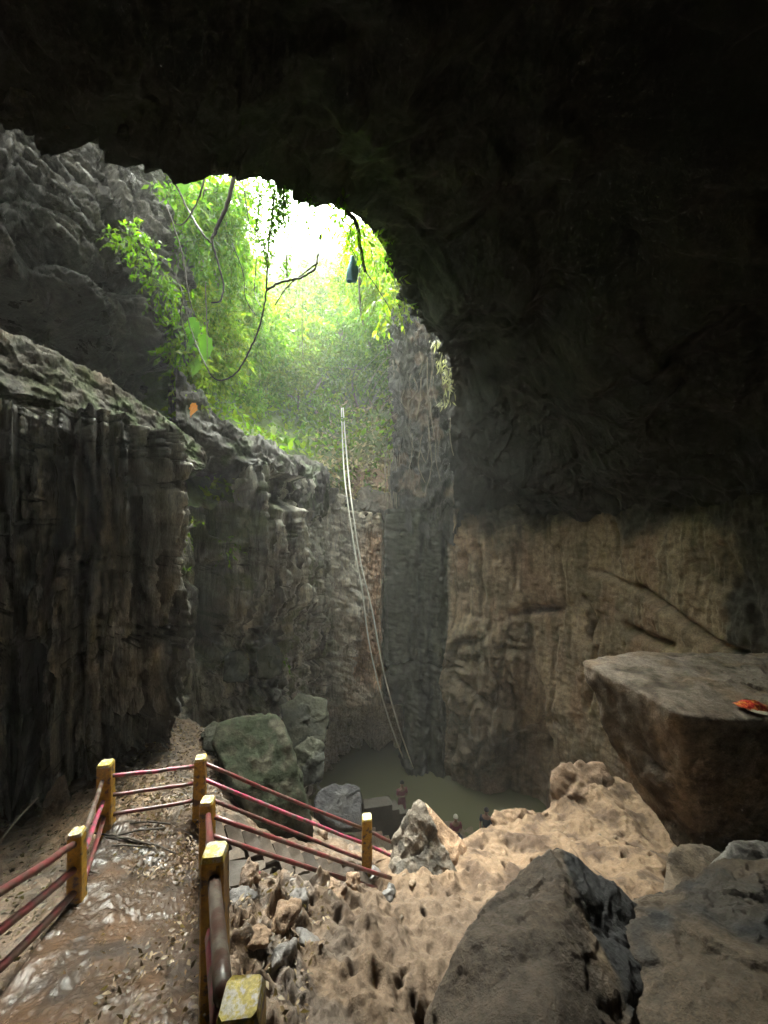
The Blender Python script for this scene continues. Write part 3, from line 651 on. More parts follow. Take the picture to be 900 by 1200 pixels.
# great slab on the right
h = 2.8/FPX
def T(px, py, hh): return P(px, py, hh*FPX/(py-600))
SB = [T(682, 774, 2.8), T(803, 838, 2.85), T(850, 843, 2.86), T(960, 842, 2.85), T(1150, 830, 2.8), T(760, 763, 2.7), T(900, 772, 2.65), T(1150, 770, 2.6),
      P(815, 1015, 6.0), P(712, 860, 7.0), P(745, 925, 6.9), P(950, 1015, 5.6), P(1150, 1000, 6), P(900, 960, 8.4), P(790, 920, 8.6), P(1150, 900, 8.6)]
rock('slab_boulder', SB, M['rock'], lambda v: mix(mixcol((.20, .145, .10), (.12, .085, .06), c=(.08, .06, .042))(v), [.21, .17, .135], sstep(-3.05, -2.95, v[:, 2])*sstep(-.4, .2, fbm(v*2.5, 3))), 'huge flat-topped brown slab boulder at the right with a red wrapper on its dusty top', sub=7, amp=.05, fs=1.1, soft=.008, blocks=.07, rid=.7)
SB2 = [P(840, 776, 7.4), P(900, 775, 7.6), P(1000, 780, 7.5), P(835, 800, 6.9), P(870, 822, 6.2), P(1000, 826, 6.2), P(900, 850, 6.6), P(1000, 850, 6.6)]
rock('capping_slab', SB2, M['rock'], mixcol((.23, .17, .115), (.18, .13, .09)), 'low brown rock lying on the far right part of the flat slab boulder', cat='rock', sub=6, amp=.04, fs=1.5, soft=.02)
# front boulders
def frontcol(v):
    px = 450+FPX*v[:, 0]/v[:, 1]
    k = mixcol((.075, .056, .038), (.115, .085, .056), c=(.05, .038, .027))(v)
    k = mix(k, [.018, .018, .018], sstep(.0, .3, .7*fbm(v*.9+2, 4)+1.1*sstep(1.45, 1.95, v[:, 0])-.55-1.2*sstep(-3.05, -2.9, v[:, 2])))
    return k
FB = [P(655, 985, 3.75), P(610, 1020, 3.5), P(560, 1080, 3.1), P(525, 1140, 2.9), P(498, 1215, 2.6), P(480, 1300, 2.4), P(700, 1020, 3.7), P(750, 1060, 3.5), P(790, 1150, 3.1), P(800, 1290, 2.6), P(640, 1250, 2.2), P(640, 1060, 4.6), P(520, 1200, 4.0), P(800, 1200, 4.2), P(640, 1500, 2.6), P(640, 1300, 3.6)]
rock('front_boulder', FB, M['rock'], frontcol, 'big dark brown peaked boulder in front, left of the two nearest', sub=7, amp=.06, fs=1.6, soft=.02, blocks=.05)
FB2 = [P(760, 1065, 3.4), P(840, 1010, 3.9), P(800, 1050, 3.9), P(870, 1000, 3.9), P(960, 1010, 3.8), P(1100, 1020, 3.6), P(700, 1200, 2.8), P(672, 1100, 3.75), P(700, 1095, 3.3), P(690, 1150, 3.0), P(860, 1300, 2.2), P(1100, 1200, 2.3), P(900, 1500, 2.4), P(900, 1200, 5), P(1100, 1200, 4.6), P(690, 1300, 2.7)]
rock('corner_boulder', FB2, M['rock'], mixcol((.018, .018, .018), (.045, .038, .03), lo=-.1, hi=.45, c=(.07, .052, .035)), 'wet black boulder with glinting facets in the lower right corner', sub=7, amp=.06, fs=2.0, soft=.03, blocks=.07)
FB3 = [P(775, 1035, 4.4), P(783, 1000, 4.6), P(810, 987, 4.8), P(835, 992, 4.8), P(860, 1010, 4.6), P(860, 1060, 4.2), P(780, 1070, 4.2), P(810, 1080, 5.3), P(870, 1040, 5.3)]
rock('rounded_boulder', FB3, M['rock'], mixcol((.15, .115, .08), (.10, .08, .06)), 'small rounded brown boulder between the two nearest boulders and the slab', sub=5, amp=.04, fs=2)
FB4 = [P(830, 1010, 4.2), P(855, 986, 4.3), P(900, 985, 4.4), P(960, 1000, 4.4), P(825, 1070, 3.8), P(960, 1080, 3.8), P(880, 1030, 5.2), P(960, 1080, 5.2), P(830, 1080, 5.0)]
rock('grey_boulder', FB4, M['rock'], mixcol((.15, .14, .125), (.09, .075, .06)), 'pale grey sloping boulder at the right edge under the slab', sub=6, amp=.05, fs=2)
# sand topped stump and outcrop at the back of the sand
rock('knob_rock', [P(645, 925, 8.2), P(650, 900, 8.3), P(672, 893, 8.4), P(705, 895, 8.4), P(718, 915, 8.2), P(700, 935, 7.9), P(655, 945, 7.9), P(680, 930, 9.2), P(650, 1000, 8.2), P(710, 990, 8.2), P(690, 990, 9)], M['sand'], mixcol((.22, .15, .1), (.13, .088, .058), s=4), 'rounded pitted sandy rock topping the sand bank below the slab', cat='rock', sub=5, amp=.07, fs=3.2, blocks=.10)
rock('rim_rock', [P(578, 958, 7.6), P(580, 948, 7.8), P(620, 950, 7.8), P(655, 955, 7.8), P(660, 990, 7.4), P(590, 992, 7.2), P(575, 1000, 7.4), P(620, 990, 8.6), P(660, 1000, 8.6), P(620, 1040, 7.4)], M['sand'], mixcol((.24, .165, .105), (.15, .1, .065), s=4), 'low ragged sandy rock on the brink beside the dark blue clothed person', cat='rock', sub=6, amp=.07, fs=3.0, blocks=.09)
# spike
SPK = [P(490, 934, 6.35), P(484, 938, 6.3), P(462, 985, 6.2), P(455, 1015, 6.0), P(468, 1050, 5.6), P(520, 1075, 5.4), P(545, 1040, 5.7), P(520, 985, 6.0), P(500, 950, 6.35), P(500, 1000, 7), P(470, 1050, 6.8), P(540, 1050, 6.8)]
rock('spike_rock', SPK, M['rock'], mixcol((.19, .16, .125), (.10, .09, .075), s=3, c=(.22, .155, .105)), 'pointed grey and tan rock spike standing at the edge above the pool', cat='rock', sub=6, amp=.028, fs=2.2, blocks=.11)
SPK2 = [P(496, 936, 6.5), P(512, 955, 6.5), P(535, 980, 6.4), P(575, 1030, 6.1), P(560, 1060, 5.7), P(540, 1040, 5.8), P(510, 980, 6.2), P(520, 990, 7.2), P(570, 1040, 7)]
rock('leaning_blade', SPK2, M['rock'], mixcol((.38, .25, .155), (.28, .18, .11), s=4), 'thin tan blade of rock leaning behind the pointed spike', cat='rock', sub=5, amp=.03, fs=3)
# mossy boulder and black rock by the steps
MB = [P(255, 845, 7.4), P(300, 833, 7.6), P(325, 838, 7.7), P(338, 860, 7.3), P(352, 910, 6.9), P(368, 975, 6.6), P(352, 1000, 6.5), P(300, 975, 6.3), P(262, 900, 6.7), P(248, 872, 7.0), P(300, 900, 8.8), P(360, 940, 8.6), P(260, 900, 8.4), P(360, 1010, 8), P(290, 1000, 8)]
rock('mossy_boulder', MB, M['moss'], lambda v: mix(mixcol((.024, .030, .017), (.05, .047, .033), s=4)(v), [.018, .02, .018], sstep(-5.2, -5.9, v[:, 2])), 'tall green mossy boulder behind the stair rails', sub=6, amp=.05, fs=1.8)
BR = [P(372, 925, 8.2), P(392, 917, 8.4), P(420, 922, 8.4), P(425, 940, 8.1), P(424, 968, 7.8), P(400, 972, 7.7), P(370, 950, 7.9), P(400, 950, 9.2), P(370, 975, 8.8), P(425, 975, 8.8)]
rock('black_rock', BR, M['rock'], mixcol((.014, .014, .015), (.028, .027, .026)), 'shiny black angular rock between the mossy boulder and the pool', cat='rock', sub=6, amp=.03, fs=1.5, blocks=.05)
for i, (pts, lab) in enumerate([
    ([P(300, 760, 11.6), P(318, 752, 12), P(332, 764, 12), P(330, 792, 11.6), P(302, 796, 11.2), P(318, 780, 13)], 'squarish grey block jutting from the left wall above the mossy boulder'),
    ([P(262, 768, 10.6), P(280, 762, 11), P(292, 775, 11), P(288, 800, 10.6), P(262, 798, 10.4), P(276, 785, 12)], 'dark block jutting from the wall right below the tall dark niche'),
    ([P(235, 860, 8), P(250, 848, 8.2), P(262, 850, 8), P(258, 880, 7.6), P(236, 878, 7.6), P(250, 870, 8.6)], 'small green stone wedged left of the mossy boulder'),
    ([P(345, 880, 9.5), P(365, 862, 9.8), P(380, 870, 9.8), P(378, 915, 9.2), P(350, 920, 9.2), P(370, 900, 10.5)], 'upright dark stone just right of the mossy boulder, against the wall'),
    ([P(330, 825, 11), P(352, 812, 11.5), P(385, 818, 12), P(382, 870, 11), P(350, 890, 10.5), P(330, 870, 10.5), P(370, 850, 13)], 'tall grey block at the foot of the left wall above the mossy boulder')]):
    rock('wall_rock', pts, M['moss'], mixcol((.06, .062, .045), (.04, .042, .035)), lab, cat='rock', sub=5, amp=.05, fs=2, blocks=.08)
# rubble beside the inner railing
rub = [(300, 1022, 4.1, .2, 'grey wet angular stone at the foot of the flagstones'), (282, 1060, 3.6, .17, 'dark stone beside the nearest yellow posts'), (345, 1050, 3.9, .16, 'brown stone where the sand meets the flagstones'),
       (395, 1060, 4.3, .15, 'wet pale stone on the crest of the sandy rocks'), (330, 1085, 3.3, .19, 'rust brown rounded stone in the rubble'), (415, 1045, 4.9, .14, 'small stone below the end of the lowest inner rail'),
       (455, 1060, 4.8, .15, 'dark stone in the hollow left of the spike rock'), (300, 1130, 2.9, .14, 'brown stone in the leaf litter by the nearest post'), (365, 1110, 3.4, .2, 'dark ridge stone in the middle of the sandy rocks'),
       (440, 1022, 5.6, .13, 'stone at the foot of the lower yellow post'), (380, 975, 7.2, .16, 'stone under the black rock'), (330, 1150, 2.9, .17, 'shadowed stone near the bottom edge')]
for px, py, Y, r, lab in rub:
    p = P(px, py, Y); x, y = p[0], p[1]; r *= .62; z = ground(x, y)+r*.2
    pts = [np.array([x, y, z])+np.array([random.uniform(-1, 1), random.uniform(-1, 1), random.uniform(-.6, .8)])*r*1.25 for _ in range(14)]
    wet = random.random() < .5
    rock('rubble_stone', pts, M['black'] if wet else M['rock'], mixcol((.12, .11, .1), (.07, .065, .06)) if wet else mixcol((.25, .17, .11), (.13, .1, .08)), lab, cat='stone', sub=4, amp=.03, fs=5, blocks=.03, group='rubble stones between path and sand')

for i in range(26):
    px, py, Y = random.uniform(470, 740), random.uniform(960, 1120), 0
    Y = random.uniform(4.2, 7.4); x = (px-450)/FPX*Y; z = ground(x, Y); r = random.uniform(.025, .06)
    pts = [np.array([x, Y, z])+np.array([random.uniform(-1, 1), random.uniform(-1, 1), random.uniform(-.5, .6)])*r for _ in range(12)]
    rock('pebble', pts, M['rock'], mixcol((.2, .15, .1), (.1, .08, .06)), 'little loose stone lying on the sand bank', cat='stone', sub=2, amp=.006, fs=12, blocks=.0, group='pebbles on the sand bank')
# ------------------------------------------------------------ tubes
def tube(name, pts, r, m, parent=None, sides=8, r1=None, wig=0, colors=None):
    pts = [Vector(tuple(p)) for p in pts]
    n = len(pts); V = []; F_ = []
    for i, p in enumerate(pts):
        d = (pts[min(i+1, n-1)]-pts[max(i-1, 0)]).normalized()
        a = d.cross(Vector((0, 0, 1)));
        if a.length < .05: a = d.cross(Vector((1, 0, 0)))
        a.normalize(); b_ = d.cross(a)
        rr = r+(r1-r)*i/(n-1) if r1 is not None else r
        for k in range(sides):
            an = 2*math.pi*k/sides
            V.append(tuple(p+a*math.cos(an)*rr+b_*math.sin(an)*rr))
    for i in range(n-1):
        for k in range(sides):
            k1 = (k+1) % sides; F_.append((i*sides+k, i*sides+k1, (i+1)*sides+k1, (i+1)*sides+k))
    F_.append(tuple(range(sides))[::-1]); F_.append(tuple((n-1)*sides+k for k in range(sides)))
    return mesh_obj(name, V, F_, m, parent)
def curve_pts(pts, n=10): 
    return smooth3(np.array(pts, float), n)
def smooth3(pts, n_sub):
    out = []; n = len(pts)
    for i in range(n-1):
        p0 = pts[max(i-1, 0)]; p1 = pts[i]; p2 = pts[i+1]; p3 = pts[min(i+2, n-1)]
        for k in range(n_sub):
            t = k/n_sub
            out.append(.5*((2*p1)+(-p0+p2)*t+(2*p0-5*p1+4*p2-p3)*t*t+(-p0+3*p1-3*p2+p3)*t**3))
    out.append(pts[-1]); return np.array(out)

# ------------------------------------------------------------ railings
def post(x, y, zb, zt, w, parent, ang=0, lean=(0, 0)):
    """square tapered concrete post: shaft and a worn bevelled top"""
    V = []; lv = [(zb-.35, 1.05), (zb+.02, 1.05), ((zb+zt)/2, 1.0), (zt-.03, .97), (zt, .84)]
    ca, sa = math.cos(ang), math.sin(ang)
    for z, s in lv:
        for (a, b_) in ((-1, -1), (1, -1), (1, 1), (-1, 1)):
            for k in (0, 1):
                u = a*w/2*s; v = b_*w/2*s; bev = w*.1
                if (a*b_ > 0) == (k == 0): u -= a*bev
                else: v -= b_*bev
                hh = (z-zb); V.append((x+u*ca-v*sa+lean[0]*hh, y+u*sa+v*ca+lean[1]*hh, z+random.uniform(-.004, .004)))
    # order the 8 corners round the outline
    out = []
    for L_ in range(len(lv)):
        ring = V[L_*8:(L_+1)*8]; cx = sum(p[0] for p in ring)/8; cy = sum(p[1] for p in ring)/8
        ring = sorted(ring, key=lambda p: math.atan2(p[1]-cy, p[0]-cx)); out += ring
    F_ = []
    for L_ in range(3):
        for k in range(8): k1 = (k+1) % 8; F_.append((L_*8+k, L_*8+k1, (L_+1)*8+k1, (L_+1)*8+k))
    po = mesh_obj('post', out[:32], F_, M['yellow'], parent, smooth=False)
    # cap
    F2_ = [(k, (k+1) % 8, 8+(k+1) % 8, 8+k) for k in range(8)]+[tuple(range(8, 16))]
    cap = mesh_obj('post_top', out[24:], F2_, M['cap'], None, smooth=False)
    cap.data.transform(Matrix.Translation(-parent.location)); cap.parent = po
    return po
def rail_pts(a, b_, sag=.0, n=7):
    a = np.array(a); b_ = np.array(b_); L_ = [a*(1-t)+b_*t+np.array([0, 0, -sag*math.sin(math.pi*t)+random.uniform(-.006, .006)]) for t in np.linspace(0, 1, n)]
    return L_
outer = empty('outer_railing', (-3.48, 4.8, -4.0), 'railing of yellow posts and three red pipes along the left side of the path', 'railing')
pn = (-2.62, 2.35); 
PO = {'n': (-2.62, 2.35, -3.2, -2.35, .15), 'a': (P(90, 1057, 3.6)[0], 3.6, -3.66, -2.98, .12), 'b': (P(124, 975, 4.8)[0], 4.8, -4.0, -3.12, .16), 'c': (P(233, 955, 5.3)[0], 5.3, -4.18, -3.37, .15), 'd': (P(430, 1012, 6.3)[0], 6.3, -5.76, -4.98, .165), 'e': (P(520, 1060, 7.4)[0], 7.4, -7.6, -6.8, .15)}
for k, (x, y, zb, zt, w) in PO.items():
    if k != 'e': post(x, y, zb-.1, zt, w, outer, ang=.25 if k != 'd' else .1, lean=(.0, 0) if k != 'c' else (.03, 0))
def rails(keys, fr, m, r=.024, par=outer, PP=PO, ms=None):
    for k0, k1 in zip(keys[:-1], keys[1:]):
        A, B_ = PP[k0], PP[k1]
        for i, f in enumerate(fr):
            za = A[3]-f*(A[3]-A[2]); zb = B_[3]-f*(B_[3]-B_[2])
            mm = m if ms is None else ms[i]
            tube('rail', rail_pts((A[0], A[1], za), (B_[0], B_[1], zb), .012), r, mm, par)
def P3(a, b_): return rail_pts(P(*a), P(*b_), .01)
rails(['n', 'a'], (.16, .5, .82), M['red'], .032)
tube('rail', P3((120, 915, 4.75), (97, 982, 3.65)), .025, M['grey'], outer)
tube('rail', P3((121, 938, 4.75), (96, 1003, 3.65)), .025, M['pink'], outer)
tube('rail', P3((122, 958, 4.75), (98, 1032, 3.65)), .025, M['red'], outer)
for (y0, y1, m_) in ((909, 897, 'pink'), (932, 917, 'red'), (955, 937, 'red')): tube('rail', P3((126, y0, 4.8), (232, y1, 5.3)), .024, M[m_], outer)
for i, (y0, y1, m_) in enumerate(((893, 974, 'red'), (912, 991, 'pink'), (932, 1010, 'red'))):
    tube('rail', P3((236, y0, 5.3), (430, y1-1, 6.3)), .026, M[m_], outer)
    tube('rail', P3((430, y1-1, 6.3), (478, y1+21-i*2, 6.65)), .026, M[m_], outer)
inner = empty('inner_railing', (-1.06, 2.4, -3.1), 'railing of yellow concrete posts and red pipes between the path and the sandy rocks', 'railing')
PI = {'a': (P(275, 1172, 1.35)[0]+.02, 1.36, -2.55, -1.71, .15), 'b': (P(250, 1000, 2.4)[0], 2.42, -3.1, -2.12, .145), 'c': (P(243, 1017, 4.5)[0], 4.5, -4.15, -3.36, .15)}
for k, (x, y, zb, zt, w) in PI.items(): post(x, y, zb-.1, zt, w, inner, ang=.1)
tube('rail', P3((251, 1032, 2.36), (262, 1165, 1.45)), .036, M['grey'], inner)
o = tube('rail', P3((251, 1095, 2.2), (266, 1215, 1.4)), .05, M['pink'], inner)
tube('rail', P3((251, 1150, 2.3), (266, 1330, 1.4)), .036, M['red'], inner)
for y0, y1 in ((955, 1010), (985, 1060), (1005, 1110)): tube('rail', P3((244, y0, 4.45), (248, y1, 2.45)), .03, M['red'], inner)
tube('rail', P3((252, 957, 4.5), (458, 1029, 5.5)), .026, M['red'], inner)
tube('rail', P3((250, 980, 4.5), (440, 1041, 5.3)), .026, M['red'], inner)
tube('rail', P3((250, 1006, 4.5), (384, 1049, 4.9)), .026, M['red'], inner)

# ------------------------------------------------------------ stone steps and flagstones
stairs = empty('stone_steps', (-1.9, 5.2, -4.3), 'worn stone steps going down right between the two railings with flagstones beside them', 'steps')
def block(name, c, du, dv, z1, th, m, parent, jit=.012, colr=(.2, .17, .13)):
    """a worn slab: corners c +- du +- dv"""
    c = np.array(c); du = np.array(du); dv = np.array(dv); top = []; bot = []
    for a, b_ in ((-1, -1), (0, -1.02), (1, -1), (1.02, 0), (1, 1), (0, 1.02), (-1, 1), (-1.02, 0)):
        q_ = c+du*a+dv*b_+np.array([random.uniform(-jit, jit), random.uniform(-jit, jit)])
        top.append((*(c+(q_-c)*.95), z1+random.uniform(-jit, jit)*.4)); bot.append((q_[0], q_[1], z1-.02))
    low_ = [(a[0], a[1], z1-th) for a in bot]
    V = top+bot+low_; F_ = [tuple(range(8))]
    for k in range(8):
        k1 = (k+1) % 8; F_ += [(8+k, 8+k1, k1, k), (16+k, 16+k1, 8+k1, 8+k)]
    F_.append(tuple(range(16, 24))[::-1])
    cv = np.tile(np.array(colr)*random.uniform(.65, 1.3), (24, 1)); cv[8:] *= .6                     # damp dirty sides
    return mesh_obj(name, V, F_, m, parent, colors=cv, smooth=False)
A0 = np.array([PO['c'][0]+.1, 5.25]); A1 = np.array([PO['d'][0]-.02, 6.2]); B0 = np.array([-1.95, 4.55]); B1 = np.array([.12, 5.35])
nst = 11
for i in range(nst):
    t = (i+.5)/nst; a = A0*(1-t)+A1*t; b_ = B0*(1-t)+B1*t; mid_ = a*.42+b_*.58; a2 = a
    z1 = -4.2-(5.72-4.2)*(i/(nst-1)); run = (A1-A0)/nst
    c = (a2+mid_)/2; block('step', c+np.array([random.uniform(-.02, .02), random.uniform(-.02, .02)]), run*random.uniform(.36, .42), (a2-mid_)/2*random.uniform(.92, 1.0), z1+random.uniform(-.015, .015), .3, M['stone'], stairs, colr=(.055, .042, .031))
for i in range(7):
    for j in range(2):
        t = (i+.5)/7; a = A0*(1-t)+A1*t; b_ = B0*(1-t)+B1*t; f = .58+.42*(j+.5)/2
        c = a*(1-f)+b_*f; z1 = -4.24-1.45*t-.04*random.random(); run = (A1-A0)/7
        if j == 1 and i > 4: continue
        block('flagstone', c, run*random.uniform(.38, .46), (b_-a)*.42/2*.45, z1+random.uniform(-.02, .03), .14, M['stone'], stairs, jit=.045, colr=(.075, .06, .046))
block('flagstone', (P(262, 1020, 4.2)[0], 4.25), (.2, .03), (0, .17), -4.0, .14, M['stone'], stairs, colr=(.08, .068, .055))
# lower steps by the water
low = empty('lower_steps', tuple(P(462, 985, 12)), 'grey stone steps with side walls near the pool below the yellow post', 'steps')
for i in range(8):
    p = P(440+i*5, 940+i*5, 13.5+i*.25)
    block('step', (p[0]+.1*i, p[1]), (.55, .1), (-.05, .22), p[2]-.0, .5, M['stone'], low, colr=(.05, .044, .036))

# ------------------------------------------------------------ foliage
def leaf_mesh(pos, nrm_dir, length, width, cols, nsub=1):
    """folded pointed leaves: 6 vertices, 4 triangles each"""
    n = len(pos)
    d = nrm_dir/np.linalg.norm(nrm_dir, axis=1)[:, None]
    rnd = RNG.normal(size=(n, 3)); rnd[:, 2] += .9
    s = np.cross(d, rnd); s /= np.linalg.norm(s, axis=1)[:, None]+1e-9
    nn_ = np.cross(s, d)
    L_ = length[:, None]; W = width[:, None]
    v0 = pos; v1 = pos+d*L_*.42+s*W*.5+nn_*W*.10; v2 = pos+d*L_*.42-s*W*.5+nn_*W*.10; v3 = pos+d*L_-nn_*L_*.14; v4 = pos+d*L_*.45
    V = np.stack([v0, v1, v2, v3, v4], 1).reshape(-1, 3); k = np.arange(n)[:, None]*5
    F_ = np.concatenate([k+np.array([0, 1, 4]), k+np.array([1, 3, 4]), k+np.array([0, 4, 2]), k+np.array([4, 3, 2])])
    return V, F_, np.repeat(cols, 5, axis=0)
def leafcols(n, tone=0):
    base_ = [np.array([.085, .165, .012]), np.array([.05, .11, .012]), np.array([.12, .185, .02]), np.array([.05, .085, .014])][tone]
    c = base_*RNG.uniform(.6, 1.35, size=(n, 1)); c[:, 0] *= RNG.uniform(.8, 1.3, size=n); return c
def clump_leaves(c, rad, n, ls, tone, spread=.45, droop=.5, per=14):
    """leaves gathered on twigs spread through an uneven crown"""
    m_ = max(1, n//per)
    t_ = RNG.normal(size=(m_, 3)); t_ /= np.linalg.norm(t_, axis=1)[:, None]; t_ *= (RNG.uniform(.25, 1, size=(m_, 1)))**.5
    tw = c+t_*rad; hole = fbm(tw*.9, 2) > -.28; tw = tw[hole]; t_ = t_[hole]
    k = len(tw)
    dirs = t_+RNG.normal(size=(k, 3))*.4; dirs[:, 2] -= .25; dirs /= np.linalg.norm(dirs, axis=1)[:, None]
    tl = ls*4.2
    along = np.tile(np.linspace(0, 1, per), k); P_ = np.repeat(tw, per, 0)+np.repeat(dirs, per, 0)*(along*tl)[:, None]; P_[:, 2] -= (along**2)*tl*.35
    D_ = np.repeat(dirs, per, 0)*.6+RNG.normal(size=(k*per, 3))*.55; D_[:, 2] -= droop
    L_ = ls*1.45*RNG.uniform(.6, 1.25, size=k*per)
    return P_, D_, L_, L_*RNG.uniform(.32, .5, size=k*per), leafcols(k*per, tone)*np.repeat(RNG.uniform(.75, 1.2, size=(k, 1)), per, 0)
def tree(name, base, tip, crowns, label, cat, group, n, ls, tone=0, tr=.12, droop=.5):
    o = empty(name, tuple(base), label, cat, group)
    b_ = np.array(base); tp = np.array(tip); m1 = b_*.5+tp*.5+RNG.normal(size=3)*.25
    tube('trunk', curve_pts([b_-np.array([0, 0, .4]), b_, m1, tp], 5), tr, M['bark'], o, 7, r1=tr*.35)
    arr = [[], [], [], [], []]
    tot = sum(r[0]*r[1]*r[2] for _, r in crowns)
    for c, r in crowns:
        c = np.array(c); r = np.array(r)
        if np.linalg.norm(c-tp) > .5: tube('limb', curve_pts([m1*.5+tp*.5, (c+tp)/2+RNG.normal(size=3)*.2, c], 4), tr*.4, M['bark'], o, 5, r1=tr*.1)
        for k, a in enumerate(clump_leaves(c, r, int(1.05*n*r[0]*r[1]*r[2]/tot), ls, tone, droop=droop)): arr[k].append(a)
    arr = [np.concatenate(a) for a in arr]
    V, F_, C_ = leaf_mesh(*arr)
    mesh_obj('crown', V, F_, M['leaf'], o, colors=C_, smooth=False)
    return o
def on_slope(px, py): return slope_pt(px, py)
TR = [  # base px,py ; crowns (px,py,Y,r) ; leaves ; leaf size ; tone ; label
    ((240, 470), (225, 250, 16), [(212, 240, 16, 1.2), (240, 270, 17, 1.3), (205, 300, 15, .9)], 5200, .17, 0, 'leafy tree at the top left of the opening beside the dark rock'),
    ((250, 440), (245, 330, 18), [(245, 330, 18, 1.7), (265, 380, 18, 1.4), (225, 390, 16, 1.1)], 6500, .17, 0, 'dense green tree below the looping vines'),
    ((280, 440), (270, 260, 22), [(255, 235, 23, 1.3), (262, 290, 22, 1.2)], 3000, .17, 0, 'thin leaved tree left of the bright sky gap'),
    ((300, 470), (310, 400, 22), [(300, 400, 22, 1.9), (330, 430, 22, 1.6)], 6500, .18, 2, 'yellow green tree in the middle of the opening'),
    ((340, 450), (345, 360, 27), [(345, 365, 27, 2.0), (325, 385, 26, 1.6)], 5500, .2, 3, 'sunlit tree under the sky gap'),
    ((400, 450), (400, 350, 30), [(400, 345, 30, 2.2), (425, 370, 30, 1.8), (380, 330, 31, 1.5)], 6500, .22, 3, 'tall bright tree right of the sky gap'),
    ((440, 430), (445, 330, 28), [(440, 300, 27, 1.8), (455, 350, 27, 1.7), (465, 300, 26, 1.6)], 5500, .22, 0, 'tree behind the blue cloth'),
    ((420, 480), (420, 420, 26), [(410, 430, 26, 1.6), (440, 440, 26, 1.4), (380, 440, 25, 1.3)], 3000, .18, 0, 'broad green bush above the ropes'),
    ((350, 490), (350, 460, 22), [(345, 470, 22, 1.3), (375, 480, 23, 1.2), (315, 480, 20.5, 1.1)], 2600, .16, 0, 'low bush in the middle of the slope'),
    ((280, 500), (280, 460, 18), [(275, 460, 18, 1.2), (295, 500, 18, .9), (255, 450, 16.5, .9)], 2800, .15, 0, 'low bush over the rocky brow'),
    ((455, 470), (455, 400, 25), [(458, 400, 25, 1.2), (450, 430, 25, 1.0)], 2800, .18, 1, 'shaded shrub against the right shaft wall'),
    ((370, 400), (375, 300, 40), [(340, 345, 42, 2.2), (375, 352, 42, 2.2), (410, 345, 42, 2.4)], 4500, .3, 3, 'distant pale tree along the bottom of the sky gap'),
    ((235, 430), (235, 210, 13), [(212, 225, 12.5, .8), (235, 222, 12.5, .8), (262, 232, 12.5, .75), (240, 262, 13, .9), (268, 275, 13, .7)], 8200, .15, 0, 'thick leafy crown hanging in the top left corner of the opening'),
    ((440, 420), (420, 275, 15), [(405, 268, 15, .6), (428, 285, 15, .6), (445, 310, 15, .5)], 1500, .13, 2, 'sparse bright leaves right of the sky gap under the lip'),
    ((300, 420), (285, 320, 17), [(280, 318, 17, .9), (300, 345, 17, .7), (268, 345, 17, .8)], 3600, .15, 2, 'light crown at the lower left of the sky gap'),
    ((250, 430), (250, 300, 14), [(240, 300, 14, 1.0), (262, 330, 14.5, .9), (250, 270, 14, .8)], 6200, .15, 0, 'bright crown just right of the dark upper rock'),
    ((255, 450), (250, 400, 14), [(245, 375, 14, 1.0), (262, 420, 14.5, .9), (240, 430, 13.5, .7)], 6200, .15, 2, 'crown behind the big hanging leaves'),
    ((300, 440), (290, 350, 19), [(285, 350, 19, 1.2), (300, 385, 19, 1.3), (275, 400, 18, 1.2)], 7500, .18, 0, 'dense crown inside the loop of the long vine'),
    ((340, 440), (345, 380, 24), [(330, 375, 24, 1.6), (360, 400, 24, 1.6), (345, 420, 23, 1.5)], 5000, .2, 2, 'rounded yellow green crown in the centre'),
    ((400, 440), (400, 390, 26), [(385, 385, 26, 1.8), (420, 395, 26, 1.7), (400, 350, 27, 1.4)], 5500, .2, 0, 'full crown right of the centre'),
    ((440, 400), (440, 300, 20), [(430, 290, 20, 1.1), (448, 325, 20, 1.1), (462, 345, 20, .8), (415, 320, 21, 1.1)], 6500, .18, 2, 'sun bright crown behind the blue cloth'),
    ((455, 420), (450, 380, 23), [(445, 385, 23, 1.1), (462, 365, 23, .9), (430, 365, 24, 1.0)], 4800, .17, 0, 'crown touching the top of the right shaft wall'),
    ((330, 380), (300, 330, 40), [(270, 330, 42, 3), (300, 345, 42, 2.2), (245, 310, 42, 3)], 4500, .32, 3, 'distant tree at the left of the sky gap'),
    ((460, 380), (440, 330, 42), [(430, 320, 42, 2.6), (460, 340, 42, 2.6), (445, 290, 42, 2.2)], 5500, .32, 3, 'distant tree at the right of the sky gap'),
    ((210, 440), (200, 220, 13.5), [(195, 215, 13.5, .6), (215, 225, 14, .7)], 1500, .15, 0, 'leaf spray hanging under the lip at top left'),
]
for (bp_, tp_, cr_, n_, ls_, tn_, lab_) in TR:
    b3 = slope_pt(*bp_); tp3 = P(*tp_)
    tree('jungle_tree', b3, tp3, [(P(a, b_, c), np.array([r_, r_, r_*.85])) for a, b_, c, r_ in cr_], lab_, 'tree', 'trees and bushes in the skylight', n_, ls_, tn_, tr=.11)

